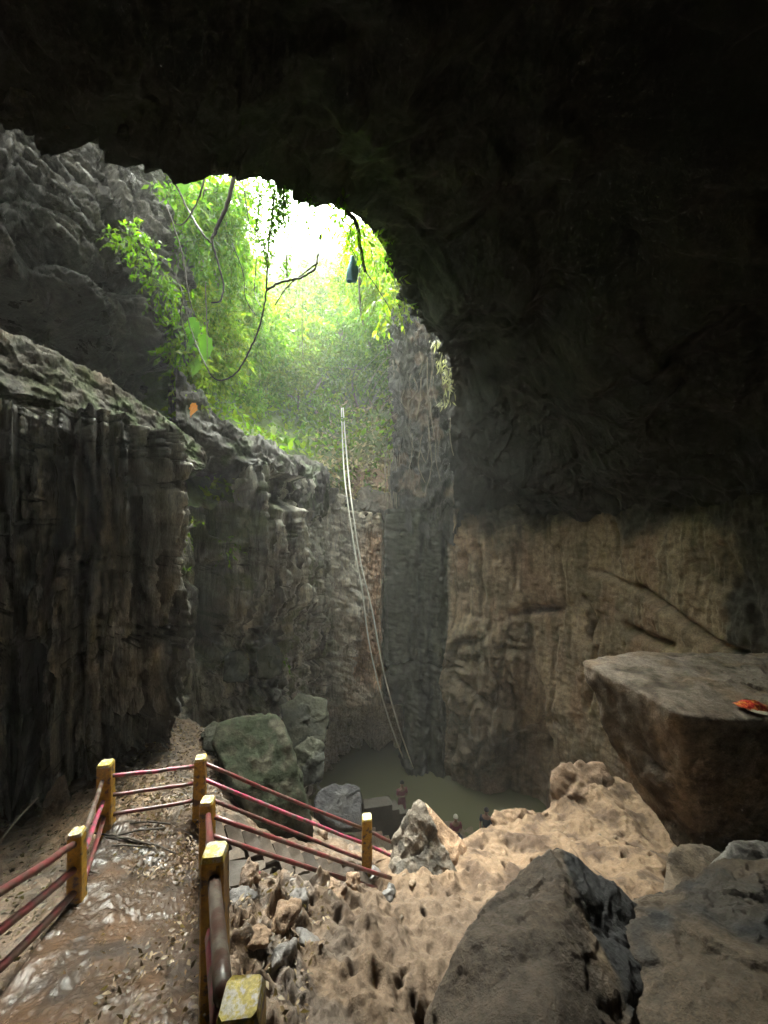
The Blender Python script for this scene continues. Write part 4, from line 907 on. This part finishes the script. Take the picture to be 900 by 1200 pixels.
# ground cover on the slope
n = 13000
gpx = RNG.uniform(200, 475, n); gpy = RNG.uniform(335, 600, n)
keep = (fbm(A3(gpx*.02, gpy*.02, 3.), 3)+(560-gpy)/140+np.where(gpx < 400, .25, -.15) > RNG.uniform(0, 1, n)*.9); gpx = gpx[keep]; gpy = gpy[keep]
pp = slope_pt(gpx, gpy); pp[:, 2] += .5*fbm(pp*.5, 4)+RNG.uniform(.05, .5, len(pp)); D_ = RNG.normal(size=pp.shape)*.7; D_[:, 2] -= .25; D_[:, 1] -= .3
L_ = RNG.uniform(.012, .032, len(pp))*pp[:, 1]
V, F_, C_ = leaf_mesh(pp, D_, L_, L_*.45, leafcols(len(pp), 2)*1.25)
tag(mesh_obj('ground_cover', V, F_, M['leaf'], colors=C_, smooth=False), 'green and dead leaf undergrowth covering the slope in the skylight', 'undergrowth', kind='stuff')
n = 4500
gpx = RNG.uniform(370, 475, n); gpy = RNG.uniform(470, 606, n); pp = slope_pt(gpx, gpy); pp[:, 2] += .5*fbm(pp*.5, 4)+RNG.uniform(.02, .25, n)
D_ = RNG.normal(size=pp.shape); L_ = RNG.uniform(.2, .45, n); c_ = np.array([.40, .32, .21])*RNG.uniform(.4, 1.3, size=(n, 1)); gm = RNG.random(n) < .3; c_[gm] = leafcols(int(gm.sum()), 0)
V, F_, C_ = leaf_mesh(pp, D_, L_, L_*.45, c_)
tag(mesh_obj('slope_litter', V, F_, M['deadleaf'], colors=C_, smooth=False), 'fallen leaves covering the earth slope above the pool wall', 'leaf litter', kind='stuff')

# plants along the edge of the left rock
def plant(name, px, py, Y, rpx, n, ls, tone, label, droop=.6, group='plants growing on the cave rocks', cat='plant'):
    o = empty(name, tuple(P(px, py, Y)), label, cat, group)
    r = rpx/FPX*Y; c = P(px, py, Y)
    arr = clump_leaves(c, np.array([r*.8, r*.5, r]), n, ls, tone, droop=droop, per=9)
    V, F_, C_ = leaf_mesh(*arr)
    mesh_obj('leaves', V, F_, M['leaf'], o, colors=C_, smooth=False)
    for k in range(3):
        e_ = c+RNG.normal(size=3)*r*.5; tube('stem', curve_pts([c+np.array([-.1, .35, .1]), c+RNG.normal(size=3)*.1, e_], 3), .008, M['vine'], o, 4)
    return o
for a in [(150, 275, 8.7, 12, 160, .10, 0, 'small fern like plant high on the dark upper rock'), (165, 290, 9.0, 12, 200, .10, 0, 'bright plant below the highest one on the upper rock'),
          (185, 330, 9.8, 16, 260, .11, 0, 'plant tuft hanging at the edge of the upper rock'), (198, 355, 10.2, 14, 240, .11, 0, 'green tuft halfway down the rock edge'),
          (210, 395, 10.4, 18, 380, .13, 0, 'leafy plant at the lower corner of the upper rock'), (218, 425, 10.6, 16, 360, .13, 2, 'yellow green plant above the orange leaf'),
          (226, 460, 10.4, 10, 140, .11, 2, 'drooping plant just above the orange leaf'), (205, 230, 11.0, 16, 260, .16, 0, 'broad leaved plant under the lip at the top left'),
          (225, 275, 11.3, 14, 220, .16, 1, 'dark leaved plant along the upper rock edge'), (378, 246, 9.3, 10, 90, .2, 1, 'leaves hanging from the lip above the sky gap'), (410, 262, 9.7, 18, 200, .13, 0, 'large leaves hanging from the lip right of the sky gap'),
          (440, 300, 10.9, 13, 200, .12, 0, 'leaf cluster at the right lip above the blue cloth'), (455, 350, 12.3, 10, 120, .17, 2, 'pale leaves where the lip meets the right shaft wall'),
          (112, 645, 6.8, 5, 40, .05, 0, 'tiny plant on the left wall'), (192, 620, 7.9, 5, 40, .06, 0, 'tiny plant near the fluted columns'), (222, 618, 8.6, 7, 60, .07, 2, 'small bright plant beside the dark niche'),
          (210, 665, 8.3, 5, 40, .06, 0, 'small plant left of the dark niche'), (300, 775, 11.5, 7, 60, .1, 0, 'small plant on the block at the wall foot'), (330, 770, 12.5, 6, 50, .1, 0, 'sprig on the ledge over the mossy boulder'),
          (265, 640, 10.6, 10, 70, .08, 0, 'climber leaves on the fluted wall under the brow'), (325, 515, 16.6, 8, 60, .28, 0, 'broad leaf plant on the brow'), (352, 505, 18, 9, 60, .26, 1, 'pale broad leaf plant behind the brow')]:
    plant('rock_plant', *a)
# big arum leaves at the left rock corner
def big_leaf(c, d, L_, W, colr, label, name='broad_leaf', cat='leaf', mat='leaf', group=None):
    c = np.array(c); d = np.array(d, float); d /= np.linalg.norm(d); s = np.cross(d, [.3, 1, .2]); s /= np.linalg.norm(s); nn_ = np.cross(s, d)
    V = []; n_ = 12
    for i in range(n_+1):
        t = i/n_; w = W*.5*(math.sin(math.pi*min(1, t*1.02+.06)**.75)) if t < 1 else 0.001
        m_ = d*L_*t-nn_*L_*.18*t*t
        for j in (-1, -.5, 0, .5, 1): V.append(m_+s*w*j*(1+(.22*math.sin(i*2.4) if abs(j) == 1 else 0))+nn_*abs(j)*w*.25+nn_*.02*math.sin(9*t+3*j))
    F_ = []
    for i in range(n_):
        for j in range(4): F_.append((i*5+j, i*5+j+1, (i+1)*5+j+1, (i+1)*5+j))
    o = mesh_obj(name, V, F_, M[mat], colors=np.tile(np.array(colr), (len(V), 1))); o.location = c
    st = tube('stalk', curve_pts([np.zeros(3)-d*.02, np.array([-.05, .1, .22]), np.array([-.2, .35, .3])], 4), .012, M['vine'], None, 5); st.parent = o
    return tag(o, label, cat, group)
big_leaf(P(222, 372, 10.2), (.25, -.1, -1), 1.0, .46, (.07, .17, .025), 'largest heart shaped green leaf hanging by the left rock corner')
big_leaf(P(236, 392, 10.3), (.3, -.1, -1), 1.0, .5, (.08, .18, .03), 'long green leaf just right of the largest one')
big_leaf(P(228, 420, 10.1), (.1, -.1, -1), .6, .35, (.10, .2, .03), 'smaller green leaf under the two large ones')
big_leaf(P(205, 205, 10.8), (.6, -.1, -.7), .9, .6, (.07, .15, .03), 'broad dark green leaf under the lip at the top left')
big_leaf(P(318, 500, 16.4), (.4, -.3, -.6), .6, .35, (.28, .32, .2), 'pale broad leaf on the brow')
big_leaf(P(226, 472, 9.6), (.1, -.2, -1), .42, .26, (.55, .2, .05), 'withered orange leaf hanging by the ledge', name='orange_leaf', mat='deadleaf')

# vines
def vine(pts, r, label, mat='vine', leaves=0, ls=.1, tone=1, sub=6, name='hanging_vine', group='vines hanging in the skylight'):
    if pts[0][0] < 440 and pts[0][2] < 13.1: pts = [(a, b_, c*(.755 if a > 300 else .80 if a > 230 else .9)) for a, b_, c in pts]
    p3 = curve_pts([P(*a) for a in pts], sub)
    p3 = p3+RNG.normal(size=p3.shape)*min(r*.25, .008)
    o = tube(name, p3-p3[0], r, M[mat], None, 5, r1=r*.7); o.location = tuple(p3[0])
    tag(o, label, 'vine', group)
    if leaves:
        k = RNG.integers(0, len(p3), leaves); pos = p3[k]-p3[0]+RNG.normal(size=(leaves, 3))*ls*.6; D_ = RNG.normal(size=(leaves, 3)); D_[:, 2] -= .6; L_ = ls*RNG.uniform(.6, 1.2, leaves)
        V, F_, C_ = leaf_mesh(pos, D_, L_, L_*.5, leafcols(leaves, tone))
        l = mesh_obj('leaves', V, F_, M['leaf'], None, colors=C_, smooth=False); l.parent = o
    return o
vine([(322, 215, 11.6), (318, 260, 11.6), (314, 300, 11.6), (312, 340, 11.5), (306, 375, 11.3), (295, 405, 11.1), (282, 430, 11), (268, 443, 10.9), (252, 444, 10.8), (240, 425, 10.8), (225, 390, 10.7), (215, 355, 10.7)], .022, 'long dark vine looping down and back up to the left rock')
vine([(275, 205, 11.1), (268, 235, 11.2), (255, 265, 11.3), (247, 285, 11.4)], .05, 'thick dark branch hanging from the lip', name='hanging_branch')
vine([(248, 282, 11.4), (256, 310, 11.5), (262, 335, 11.5), (258, 352, 11.4), (248, 355, 11.4)], .025, 'curled twig at the end of the thick branch', name='hanging_branch')
vine([(190, 196, 10.5), (205, 215, 10.8), (220, 245, 11), (235, 270, 11.2), (247, 285, 11.3)], .03, 'slanting branch joining the thick branch from the left', name='hanging_branch')
vine([(240, 205, 10.8), (232, 235, 11), (215, 262, 11.2), (205, 262, 11.2)], .022, 'thin branch crossing under the lip', name='hanging_branch')
vine([(313, 340, 11.6), (330, 330, 11.8), (355, 325, 12), (370, 312, 12.2), (375, 280, 12.4), (378, 250, 12.5)], .03, 'curved branch sweeping right under the sky gap', name='hanging_branch')
vine([(372, 308, 12.2), (350, 325, 12), (335, 338, 11.9), (322, 358, 11.8)], .02, 'thin branch fork below the sky gap', name='hanging_branch')
vine([(405, 248, 12.6), (418, 262, 12.8), (422, 290, 13), (428, 318, 13)], .06, 'stout hanging branch beside the blue cloth', name='hanging_branch')
vine([(410, 290, 13), (430, 320, 13.4), (450, 350, 14), (458, 365, 14.4)], .015, 'thin vine from the cloth towards the shaft wall')
vine([(335, 216, 11.8), (338, 250, 11.8), (336, 300, 11.8), (336, 325, 11.8)], .018, 'leafy vine hanging in the middle of the sky gap', leaves=240, ls=.10)
vine([(315, 208, 11.4), (320, 240, 11.5), (316, 275, 11.5), (312, 310, 11.5)], .018, 'leafy vine at the left of the sky gap', leaves=330, ls=.11)
vine([(325, 212, 11.5), (328, 235, 11.6), (324, 260, 11.6), (320, 285, 11.6)], .016, 'short leafy vine beside the long looping one', leaves=280, ls=.11)
vine([(300, 206, 11.2), (304, 230, 11.2), (301, 262, 11.2), (306, 290, 11.2)], .014, 'leafy vine nearest the left side of the sky gap', leaves=280, ls=.11)
vine([(331, 215, 11.6), (333, 238, 11.6), (330, 262, 11.6)], .014, 'short thick leafy vine in the upper part of the sky gap', leaves=260, ls=.11)
vine([(362, 230, 12), (364, 250, 12), (361, 275, 12)], .012, 'thin leafy vine at the right of the sky gap', leaves=140, ls=.11)
vine([(348, 222, 12), (350, 240, 12), (346, 262, 12)], .014, 'short leafy vine right of the sky gap middle', leaves=70, ls=.08)
vine([(284, 206, 11.2), (290, 250, 11.3), (300, 300, 11.4), (298, 340, 11.4), (306, 360, 11.4)], .014, 'thin dark vine against the left foliage')
vine([(272, 285, 11.3), (285, 320, 11.4), (288, 350, 11.4), (300, 370, 11.4)], .012, 'wavy thin vine in front of the trees')
vine([(241, 330, 10.9), (242, 370, 10.9), (243, 420, 10.8)], .012, 'pale straight root over the foliage', mat='root')
vine([(355, 330, 12), (354, 380, 12.3), (355, 420, 12.5)], .01, 'fine straight vine in the middle of the foliage', mat='root')
vine([(195, 240, 10.8), (214, 300, 11), (222, 350, 11), (230, 372, 11)], .02, 'vine along the upper left rock edge')
vine([(205, 320, 10.6), (214, 345, 10.7), (212, 372, 10.7), (220, 400, 10.6)], .018, 'curled vine at the left rock corner')
# trunks leaning across the green
for a, b_, r_, lab in [((362, 470, 23), (378, 440, 24), .12, 'dark leaning trunk on the green slope'), ((388, 430, 27), (402, 370, 28), .07, 'pale slanting stem left of the right shaft wall'), ((330, 420, 26), (338, 380, 27), .05, 'thin trunk among the middle trees')]:
    o = tube('bare_stem', curve_pts([P(*a)-P(*a), (P(*b_)-P(*a))*.5+np.array([.05, 0, .05]), P(*b_)-P(*a)], 5), r_, M['bark'], None, 7, r1=r_*.6); o.location = tuple(P(*a)); tag(o, lab, 'tree trunk')
# roots on the right shaft wall
for i in range(26):
    px_ = random.uniform(458, 528); y0_ = random.uniform(375, 540) if px_ > 475 else random.uniform(380, 560)
    if px_ > 505: y0_ = max(y0_, 405)
    Yd = np.interp(px_, [455, 505, 530], [22.6, 19, 16.2])-.55; L_ = random.uniform(20, 75)
    vine([(px_, y0_, Yd), (px_+random.uniform(-4, 4), y0_+L_*.5, Yd), (px_+random.uniform(-6, 6), y0_+L_, Yd)], random.uniform(.012, .03), 'thin pale root hanging down the right shaft wall', mat='root', name='hanging_root', group='pale roots on the right shaft wall')
for i in range(12):
    a = (458+random.uniform(0, 16), 400+i*9+random.uniform(-4, 4), 22.5)
    vine([a, (a[0]-14, a[1]+12, 22.2), (a[0]-32-random.uniform(0, 14), a[1]+40+random.uniform(0, 20), 22.4)], .016, 'dry twig slanting down left from the right shaft wall', mat='root', name='dry_twig', group='dry twigs leaning off the right shaft wall')
for i in range(9):
    px_ = 452+i*2+random.uniform(-1, 1)
    vine([(px_, 530+random.uniform(-12, 6), 21), (px_+random.uniform(-2, 2), 565, 20.9), (px_+random.uniform(-2, 3), 600+random.uniform(-8, 8), 20.8)], .02, 'pale root in the bundle above the sill rock', mat='root', name='hanging_root', group='root bundle above the sill')
for (a, b_, c) in [((492, 248, 13.6), (493, 262, 13.6), (494, 272, 13.6)), ((530, 270, 13), (534, 282, 13), (537, 292, 13)), ((466, 300, 14), (462, 310, 14), (461, 322, 14)), ((454, 306, 13.9), (458, 314, 14), (461, 320, 14)), ((483, 345, 14.4), (484, 352, 14.4), (482, 362, 14.4))]:
    vine([a, b_, c], .02, 'short pale rootlet under the dark ceiling right of the opening', mat='root', name='ceiling_rootlet', group='rootlets under the ceiling')
# pale dry leaf tufts on the edge of the shaft wall
for px_, py_, Yd in [(519, 425, 15.9), (524, 440, 16.0), (527, 452, 16.1), (522, 470, 16.6), (512, 400, 15.6)]:
    o = empty('dry_tuft', tuple(P(px_, py_, Yd)), 'tuft of pale dry leaves on the right edge of the shaft wall', 'plant', 'dry tufts on the shaft wall edge')
    n = 26; pos = P(px_, py_, Yd)+RNG.normal(size=(n, 3))*.13; D_ = RNG.normal(size=(n, 3))*.5; D_[:, 2] -= .8; L_ = RNG.uniform(.15, .4, n)
    V, F_, C_ = leaf_mesh(pos, D_, L_, L_*.25, np.array([.33, .32, .22])*RNG.uniform(.6, 1.2, size=(n, 1))); mesh_obj('leaves', V, F_, M['deadleaf'], o, colors=C_, smooth=False)
# ropes
for pts, lab in [([(400, 478, 23.6), (402, 530, 22.6), (405, 570, 19.6), (415, 640, 18.7), (424, 690, 18.4), (432, 750, 18.3), (443, 800, 18.4), (458, 850, 18.8), (472, 888, 20.0)], 'left one of the two pale ropes hanging down to the pool'),
                 ([(402, 478, 23.7), (406, 530, 22.6), (411, 580, 19.5), (422, 655, 18.7), (436, 715, 18.4), (447, 775, 18.3), (458, 820, 18.4), (470, 860, 18.8), (484, 900, 20.0)], 'right one of the two pale ropes hanging down to the pool')]:
    p3 = curve_pts([P(*a) for a in pts], 6); o = tube('rope', p3-p3[0], .036, M['rope'], None, 6); o.location = tuple(p3[0]); tag(o, lab, 'rope')
# blue cloth
M['blue'] = plain_mat('blue_cloth', (.22, .5, .75), .8)
V = []; NC = 14
for i in range(NC+1):
    t = i/NC; w = .05+.17*math.sin(min(1, t*1.15)*math.pi*.62)
    for j in range(13):
        a = 2*math.pi*j/13; V.append((w*math.cos(a)*(1+.25*math.sin(3*a+4*t)), w*.6*math.sin(a)*(1+.3*math.cos(4*a)), -t*1.05-.05*math.sin(3*a)*t))
F_ = [(i*13+j, i*13+(j+1) % 13, (i+1)*13+(j+1) % 13, (i+1)*13+j) for i in range(NC) for j in range(13)]
o = mesh_obj('blue_cloth', V, F_, M['blue']); o.scale = (.62, .62, .62); o.location = tuple(P(413, 300, 9.8)); tag(o, 'blue cloth hanging from a branch in the opening', 'cloth')
o2 = tube('knot_cord', [(0, 0, -.02), (.03, 0, .25), (.1, 0, .55)], .015, M['vine'], None, 5); o2.parent = o

# ------------------------------------------------------------ litter on the path
def flat_leaves(n, sampler, sz, cols):
    pos = []
    while len(pos) < n:
        x, y = sampler(); pos.append((x, y))
    pos = np.array(pos); x, y = pos[:, 0], pos[:, 1]
    pm = pathmask(x, y); z = np.where(pm > .5, floor0(x, y)+.03*fbm(A3(x*2.2, y*2.2, 1.), 3), Hfull(x, y)+near_detail(x, y))+.02
    D_ = RNG.normal(size=(n, 3)); D_[:, 2] = RNG.normal(size=n)*.3; L_ = RNG.uniform(sz[0], sz[1], n)
    c_ = np.array(cols)[RNG.integers(0, len(cols), n)]*RNG.uniform(.6, 1.2, size=(n, 1))
    return leaf_mesh(np.stack([x, y, z], 1), D_, L_, L_*.45, c_)
def s1():
    while True:
        px_, py_, Y_ = random.uniform(135, 245), random.uniform(850, 1000), 0
        y = random.uniform(4.0, 8.6); x = random.uniform(-4.6, -1.9)
        pxx = 450+FPX*x/y
        if 120 < pxx < 262: return x, y
V, F_, C_ = flat_leaves(3600, s1, (.035, .08), [(.17, .11, .07), (.1, .06, .035), (.26, .19, .12), (.06, .04, .03)])
tag(mesh_obj('leaf_litter', V, F_, M['deadleaf'], colors=C_, smooth=False), 'brown fallen leaves piled on the landing beyond the posts', 'leaf litter', kind='stuff')
V, F_, C_ = flat_leaves(2200, lambda: (random.uniform(-6.2, -2.8), random.uniform(2.6, 6.2)), (.03, .07), [(.1, .08, .05), (.05, .04, .025), (.18, .15, .1)])
tag(mesh_obj('left_litter', V, F_, M['deadleaf'], colors=C_, smooth=False), 'leaf litter left of the path railing', 'leaf litter', kind='stuff')
V, F_, C_ = flat_leaves(900, lambda: (random.uniform(-1.9, -.5), random.uniform(1.6, 4.3)), (.03, .07), [(.15, .1, .06), (.07, .05, .03), (.24, .18, .11)])
tag(mesh_obj('rubble_litter', V, F_, M['deadleaf'], colors=C_, smooth=False), 'leaf litter among the stones right of the path', 'leaf litter', kind='stuff')
V, F_, C_ = flat_leaves(700, lambda: (random.uniform(-2.9, -1.2), random.uniform(2.6, 4.8)), (.015, .045), [(.2, .13, .07), (.07, .05, .035)])
tag(mesh_obj('path_litter', V, F_, M['deadleaf'], colors=C_, smooth=False), 'few dead leaves scattered on the wet path', 'leaf litter', kind='stuff')
for i in range(7):
    px_, py_ = [(135, 985), (150, 990), (160, 978), (105, 1045), (180, 995), (172, 965), (140, 1000)][i]
    Y_ = 4.0*FPX/(py_-600)*.98; p = P(px_, py_, Y_); a = random.uniform(-.5, .5); L_ = .3 if i != 3 else .35
    z = floor0(np.array([p[0]]), np.array([p[1]]))[0]+.04
    o = tube('fallen_twig', [(-L_, -a*L_*.6, 0), (0, .02, .015), (L_, a*L_*.6, 0)], .01, M['vine'], None, 5); o.location = (p[0], p[1], z); tag(o, 'thin dark twig lying on the path near the left posts', 'twig', 'twigs on the path')
# dead stump and stick on the left
STP = [P(70, 908, 5.9), P(76, 905, 5.9), P(80, 925, 5.8), P(75, 950, 5.7), P(55, 950, 5.7), P(52, 935, 5.8), P(66, 960, 6.2), P(80, 975, 6), P(48, 975, 5.6)]
rock('stump_rock', STP, M['rock'], mixcol((.22, .16, .1), (.13, .1, .07), s=4), 'pointed sandy stone standing against the left wall', cat='rock', sub=5, amp=.04, fs=4)
rock('sand_heap', [P(75, 945, 6.1), P(100, 925, 6.3), P(120, 915, 6.5), P(150, 925, 6.3), P(150, 960, 5.8), P(70, 985, 5.4), P(50, 990, 5.3), P(110, 1000, 5.3), P(110, 960, 7)], M['sand'], mixcol((.30, .2, .12), (.24, .15, .09), s=3), 'smooth tan earth heap at the wall foot behind the left post', cat='earth heap', sub=5, amp=.04, fs=2)
o = tube('stick', [np.zeros(3), (P(44, 935, 5.5)-P(0, 985, 4.9))*.5+np.array([0, 0, .02]), P(44, 935, 5.5)-P(0, 985, 4.9)], .014, M['root'], None, 5); o.location = tuple(P(0, 985, 4.9)); tag(o, 'thin pale stick leaning against the pointed stone at left', 'stick')
# packet on the slab
pk = empty('snack_packet', tuple(P(884, 830, 5.55)), 'crumpled red and orange snack packet lying on the slab boulder', 'packet')
M['pkred'] = plain_mat('packet_red', (.6, .03, .03), .35, scale=12, c2=(.75, .3, .08), thr=.52); M['pkw'] = plain_mat('packet_white', (.75, .7, .55), .4)
V = []
for i in range(9):
    for j in range(5):
        u = i/8; v = j/4; w = .12*math.sin(math.pi*min(1, u*.9+.1))**.6
        V.append(P(884, 830, 5.55)+np.array([-.27+.52*u, (v-.5)*w*2.2, .05+.10*math.sin(math.pi*u)*math.sin(math.pi*v)-.06*u+random.uniform(-.01, .01)]))
mesh_obj('wrapper', V, [(i*5+j, i*5+j+1, (i+1)*5+j+1, (i+1)*5+j) for i in range(8) for j in range(4)], M['pkred'], pk, smooth=False)
V = []
for i in range(9):
    u = i/8; w = .12*math.sin(math.pi*min(1, u*.9+.1))**.6
    for j in range(2): V.append(P(884, 830, 5.55)+np.array([-.2+.47*u, -w*1.12-.006*j-.035*j, .052-.06*u-.03*j]))
mesh_obj('white_edge', V, [(i*2, i*2+1, i*2+3, i*2+2) for i in range(8)], M['pkw'], pk, smooth=False)

# ------------------------------------------------------------ people by the pool
M['skin'] = plain_mat('skin', (.19, .10, .065), .55, var=.05); M['hair'] = plain_mat('hair', (.012, .01, .01), .5)
M['maroon'] = plain_mat('maroon_cloth', (.16, .035, .055), .85); M['navy'] = plain_mat('navy_cloth', (.02, .028, .05), .8); M['pale'] = plain_mat('pale_cap', (.5, .48, .42), .8)
def skin_body(name, joints, edges, radii, m, parent):
    me = bpy.data.meshes.new(name); me.from_pydata(joints, edges, []); o = bpy.data.objects.new(name, me); col.objects.link(o); o.parent = parent
    md = o.modifiers.new('skin', 'SKIN'); md.use_smooth_shade = True
    for i, r_ in enumerate(radii): me.skin_vertices[0].data[i].radius = r_ if isinstance(r_, tuple) else (r_, r_)
    me.skin_vertices[0].data[0].use_root = True
    s_ = o.modifiers.new('sub', 'SUBSURF'); s_.levels = 2; s_.render_levels = 2
    me.materials.append(m); return o
def person(loc, face, label, shirt, lower, dress=False, crouch=False, hairm='hair', arms='fold'):
    o = empty('person', tuple(loc), label, 'person'); o.rotation_euler = (0, 0, face)
    dz = -.55 if crouch else 0
    hip = .92+dz
    J = [(0, 0, hip), (0, -.01, hip+.22), (0, 0, hip+.44), (0, .0, hip+.53), (0, .02, hip+.60), (0, .03, hip+.70)]
    Rr = [(.13, .10), (.12, .09), (.15, .085), .055, .07, .09]
    E = [(0, 1), (1, 2), (2, 3), (3, 4), (4, 5)]
    for s in (-1, 1):
        b_ = len(J)
        if crouch: J += [(s*.1, 0, hip-.02), (s*.14, .38, hip+.05), (s*.12, .22, .07), (s*.12, .36, .04)]
        else: J += [(s*.09, 0, hip-.06), (s*.10, .01, .50), (s*.10, -.02, .08), (s*.11, .12, .04)]
        Rr += [.09, .062, .04, .035]; E += [(0, b_), (b_, b_+1), (b_+1, b_+2), (b_+2, b_+3)]
        a = len(J)
        if arms == 'fold': J += [(s*.19, 0, hip+.42), (s*.25, .02, hip+.16), (s*.03, .18, hip+.20), (-s*.04, .19, hip+.22)]
        else: J += [(s*.19, 0, hip+.42), (s*.25, .0, hip+.14), (s*.24, .08, hip-.10), (s*.24, .1, hip-.18)]
        Rr += [.055, .04, .03, .028]; E += [(2, a), (a, a+1), (a+1, a+2), (a+2, a+3)]
    skin_body('body', J, E, Rr, M['skin'], o)
    # clothes as sleeves of the same skeleton
    J2 = J[:3]; R2 = [(.17, .14), (.165, .13), (.195, .13)]; E2 = [(0, 1), (1, 2)]
    for s, a in ((-1, 10), (1, 18)):
        b_ = len(J2); sh = J[a]; el = J[a+1]; J2 = J2+[sh, tuple(np.array(sh)*.2+np.array(el)*.8)]; R2 += [.085, .07]; E2 += [(2, b_), (b_, b_+1)]
    skin_body('shirt', J2, E2, R2, M[shirt], o)
    if dress:
        V = []; lv = [(hip+.12, .145), (hip-.05, .175), (hip-.3, .19), (.35, .21), (.10, .25)]
        for z, r_ in lv:
            for k in range(18):
                a = 2*math.pi*k/18; rr = r_*(1+.06*math.sin(a*5+z*3)); V.append((rr*math.cos(a), rr*.8*math.sin(a), z))
        mesh_obj('skirt', V, [(i*18+k, i*18+(k+1) % 18, (i+1)*18+(k+1) % 18, (i+1)*18+k) for i in range(4) for k in range(18)], M[lower], None).parent = o
    else:
        J3 = [J[0]]; R3 = [(.145, .115)]; E3 = []
        for a in (6, 14):
            b_ = len(J3); J3 += [J[a], J[a+1], tuple(np.array(J[a+2])+np.array([0, 0, .04]))]; R3 += [.1, .078, .06]; E3 += [(0, b_), (b_, b_+1), (b_+1, b_+2)]
        skin_body('trousers', J3, E3, R3, M[lower], o)
    # hair cap
    bm = bmesh.new(); bmesh.ops.create_icosphere(bm, subdivisions=3, radius=.105)
    hz = hip+.70
    for v in list(bm.verts):
        if v.co.z < -.02 and v.co.y > -.02: bm.verts.remove(v)
    for v in bm.verts: v.co.z *= 1.12
    me = bpy.data.meshes.new('hair'); bm.to_mesh(me); bm.free(); me.materials.append(M[hairm]); h_ = bpy.data.objects.new('hair', me); h_.location = (0, .005, hz+.015); col.objects.link(h_); h_.parent = o
    # face: nose and ears
    for nm, c_, r_ in (('nose', (0, .125, hz-.02), (.014, .02, .02)), ('ear', (.092, .03, hz-.015), (.012, .02, .03)), ('ear', (-.092, .03, hz-.015), (.012, .02, .03))):
        bm = bmesh.new(); bmesh.ops.create_icosphere(bm, subdivisions=2, radius=1); 
        for v in bm.verts: v.co = Vector((v.co.x*r_[0], v.co.y*r_[1], v.co.z*r_[2]))
        me = bpy.data.meshes.new(nm); bm.to_mesh(me); bm.free(); me.materials.append(M['skin']); q_ = bpy.data.objects.new(nm, me); q_.location = c_; col.objects.link(q_); q_.parent = o
    return o
person((P(471, 959, 17.6)[0], 17.6, -14.02), R(200), 'person in a maroon dress with folded arms standing at the pool edge', 'maroon', 'maroon', dress=True)
person((P(570, 996, 15.9)[0], 15.9, -13.95), R(160), 'person in dark blue clothes standing beside the sandy rim rock', 'navy', 'navy', arms='down')
person((P(534, 990, 16.3)[0], 16.3, -14.0), R(190), 'crouching person with a pale cap behind the leaning rock blade', 'maroon', 'navy', crouch=True, hairm='pale')

# ------------------------------------------------------------ haze
hm = bpy.data.materials.new('haze'); hm.use_nodes = True; nt = hm.node_tree
for n in list(nt.nodes): nt.nodes.remove(n)
pv = nt.nodes.new('ShaderNodeVolumePrincipled'); pv.inputs['Density'].default_value = .0023; pv.inputs['Color'].default_value = (.95, .97, .94, 1); pv.inputs['Anisotropy'].default_value = .3
mo = nt.nodes.new('ShaderNodeOutputMaterial'); nt.links.new(pv.outputs[0], mo.inputs['Volume'])
bx = [(-40, -20, -17), (40, -20, -17), (40, 60, -17), (-40, 60, -17), (-40, -20, 34), (40, -20, 34), (40, 60, 34), (-40, 60, 34)]
hz = mesh_obj('haze', bx, [(0, 3, 2, 1), (4, 5, 6, 7), (0, 1, 5, 4), (1, 2, 6, 5), (2, 3, 7, 6), (3, 0, 4, 7)], hm, smooth=False); tag(hz, kind='stuff')
print('tris', sum(len(o.data.polygons) for o in scn.objects if o.type == 'MESH'))
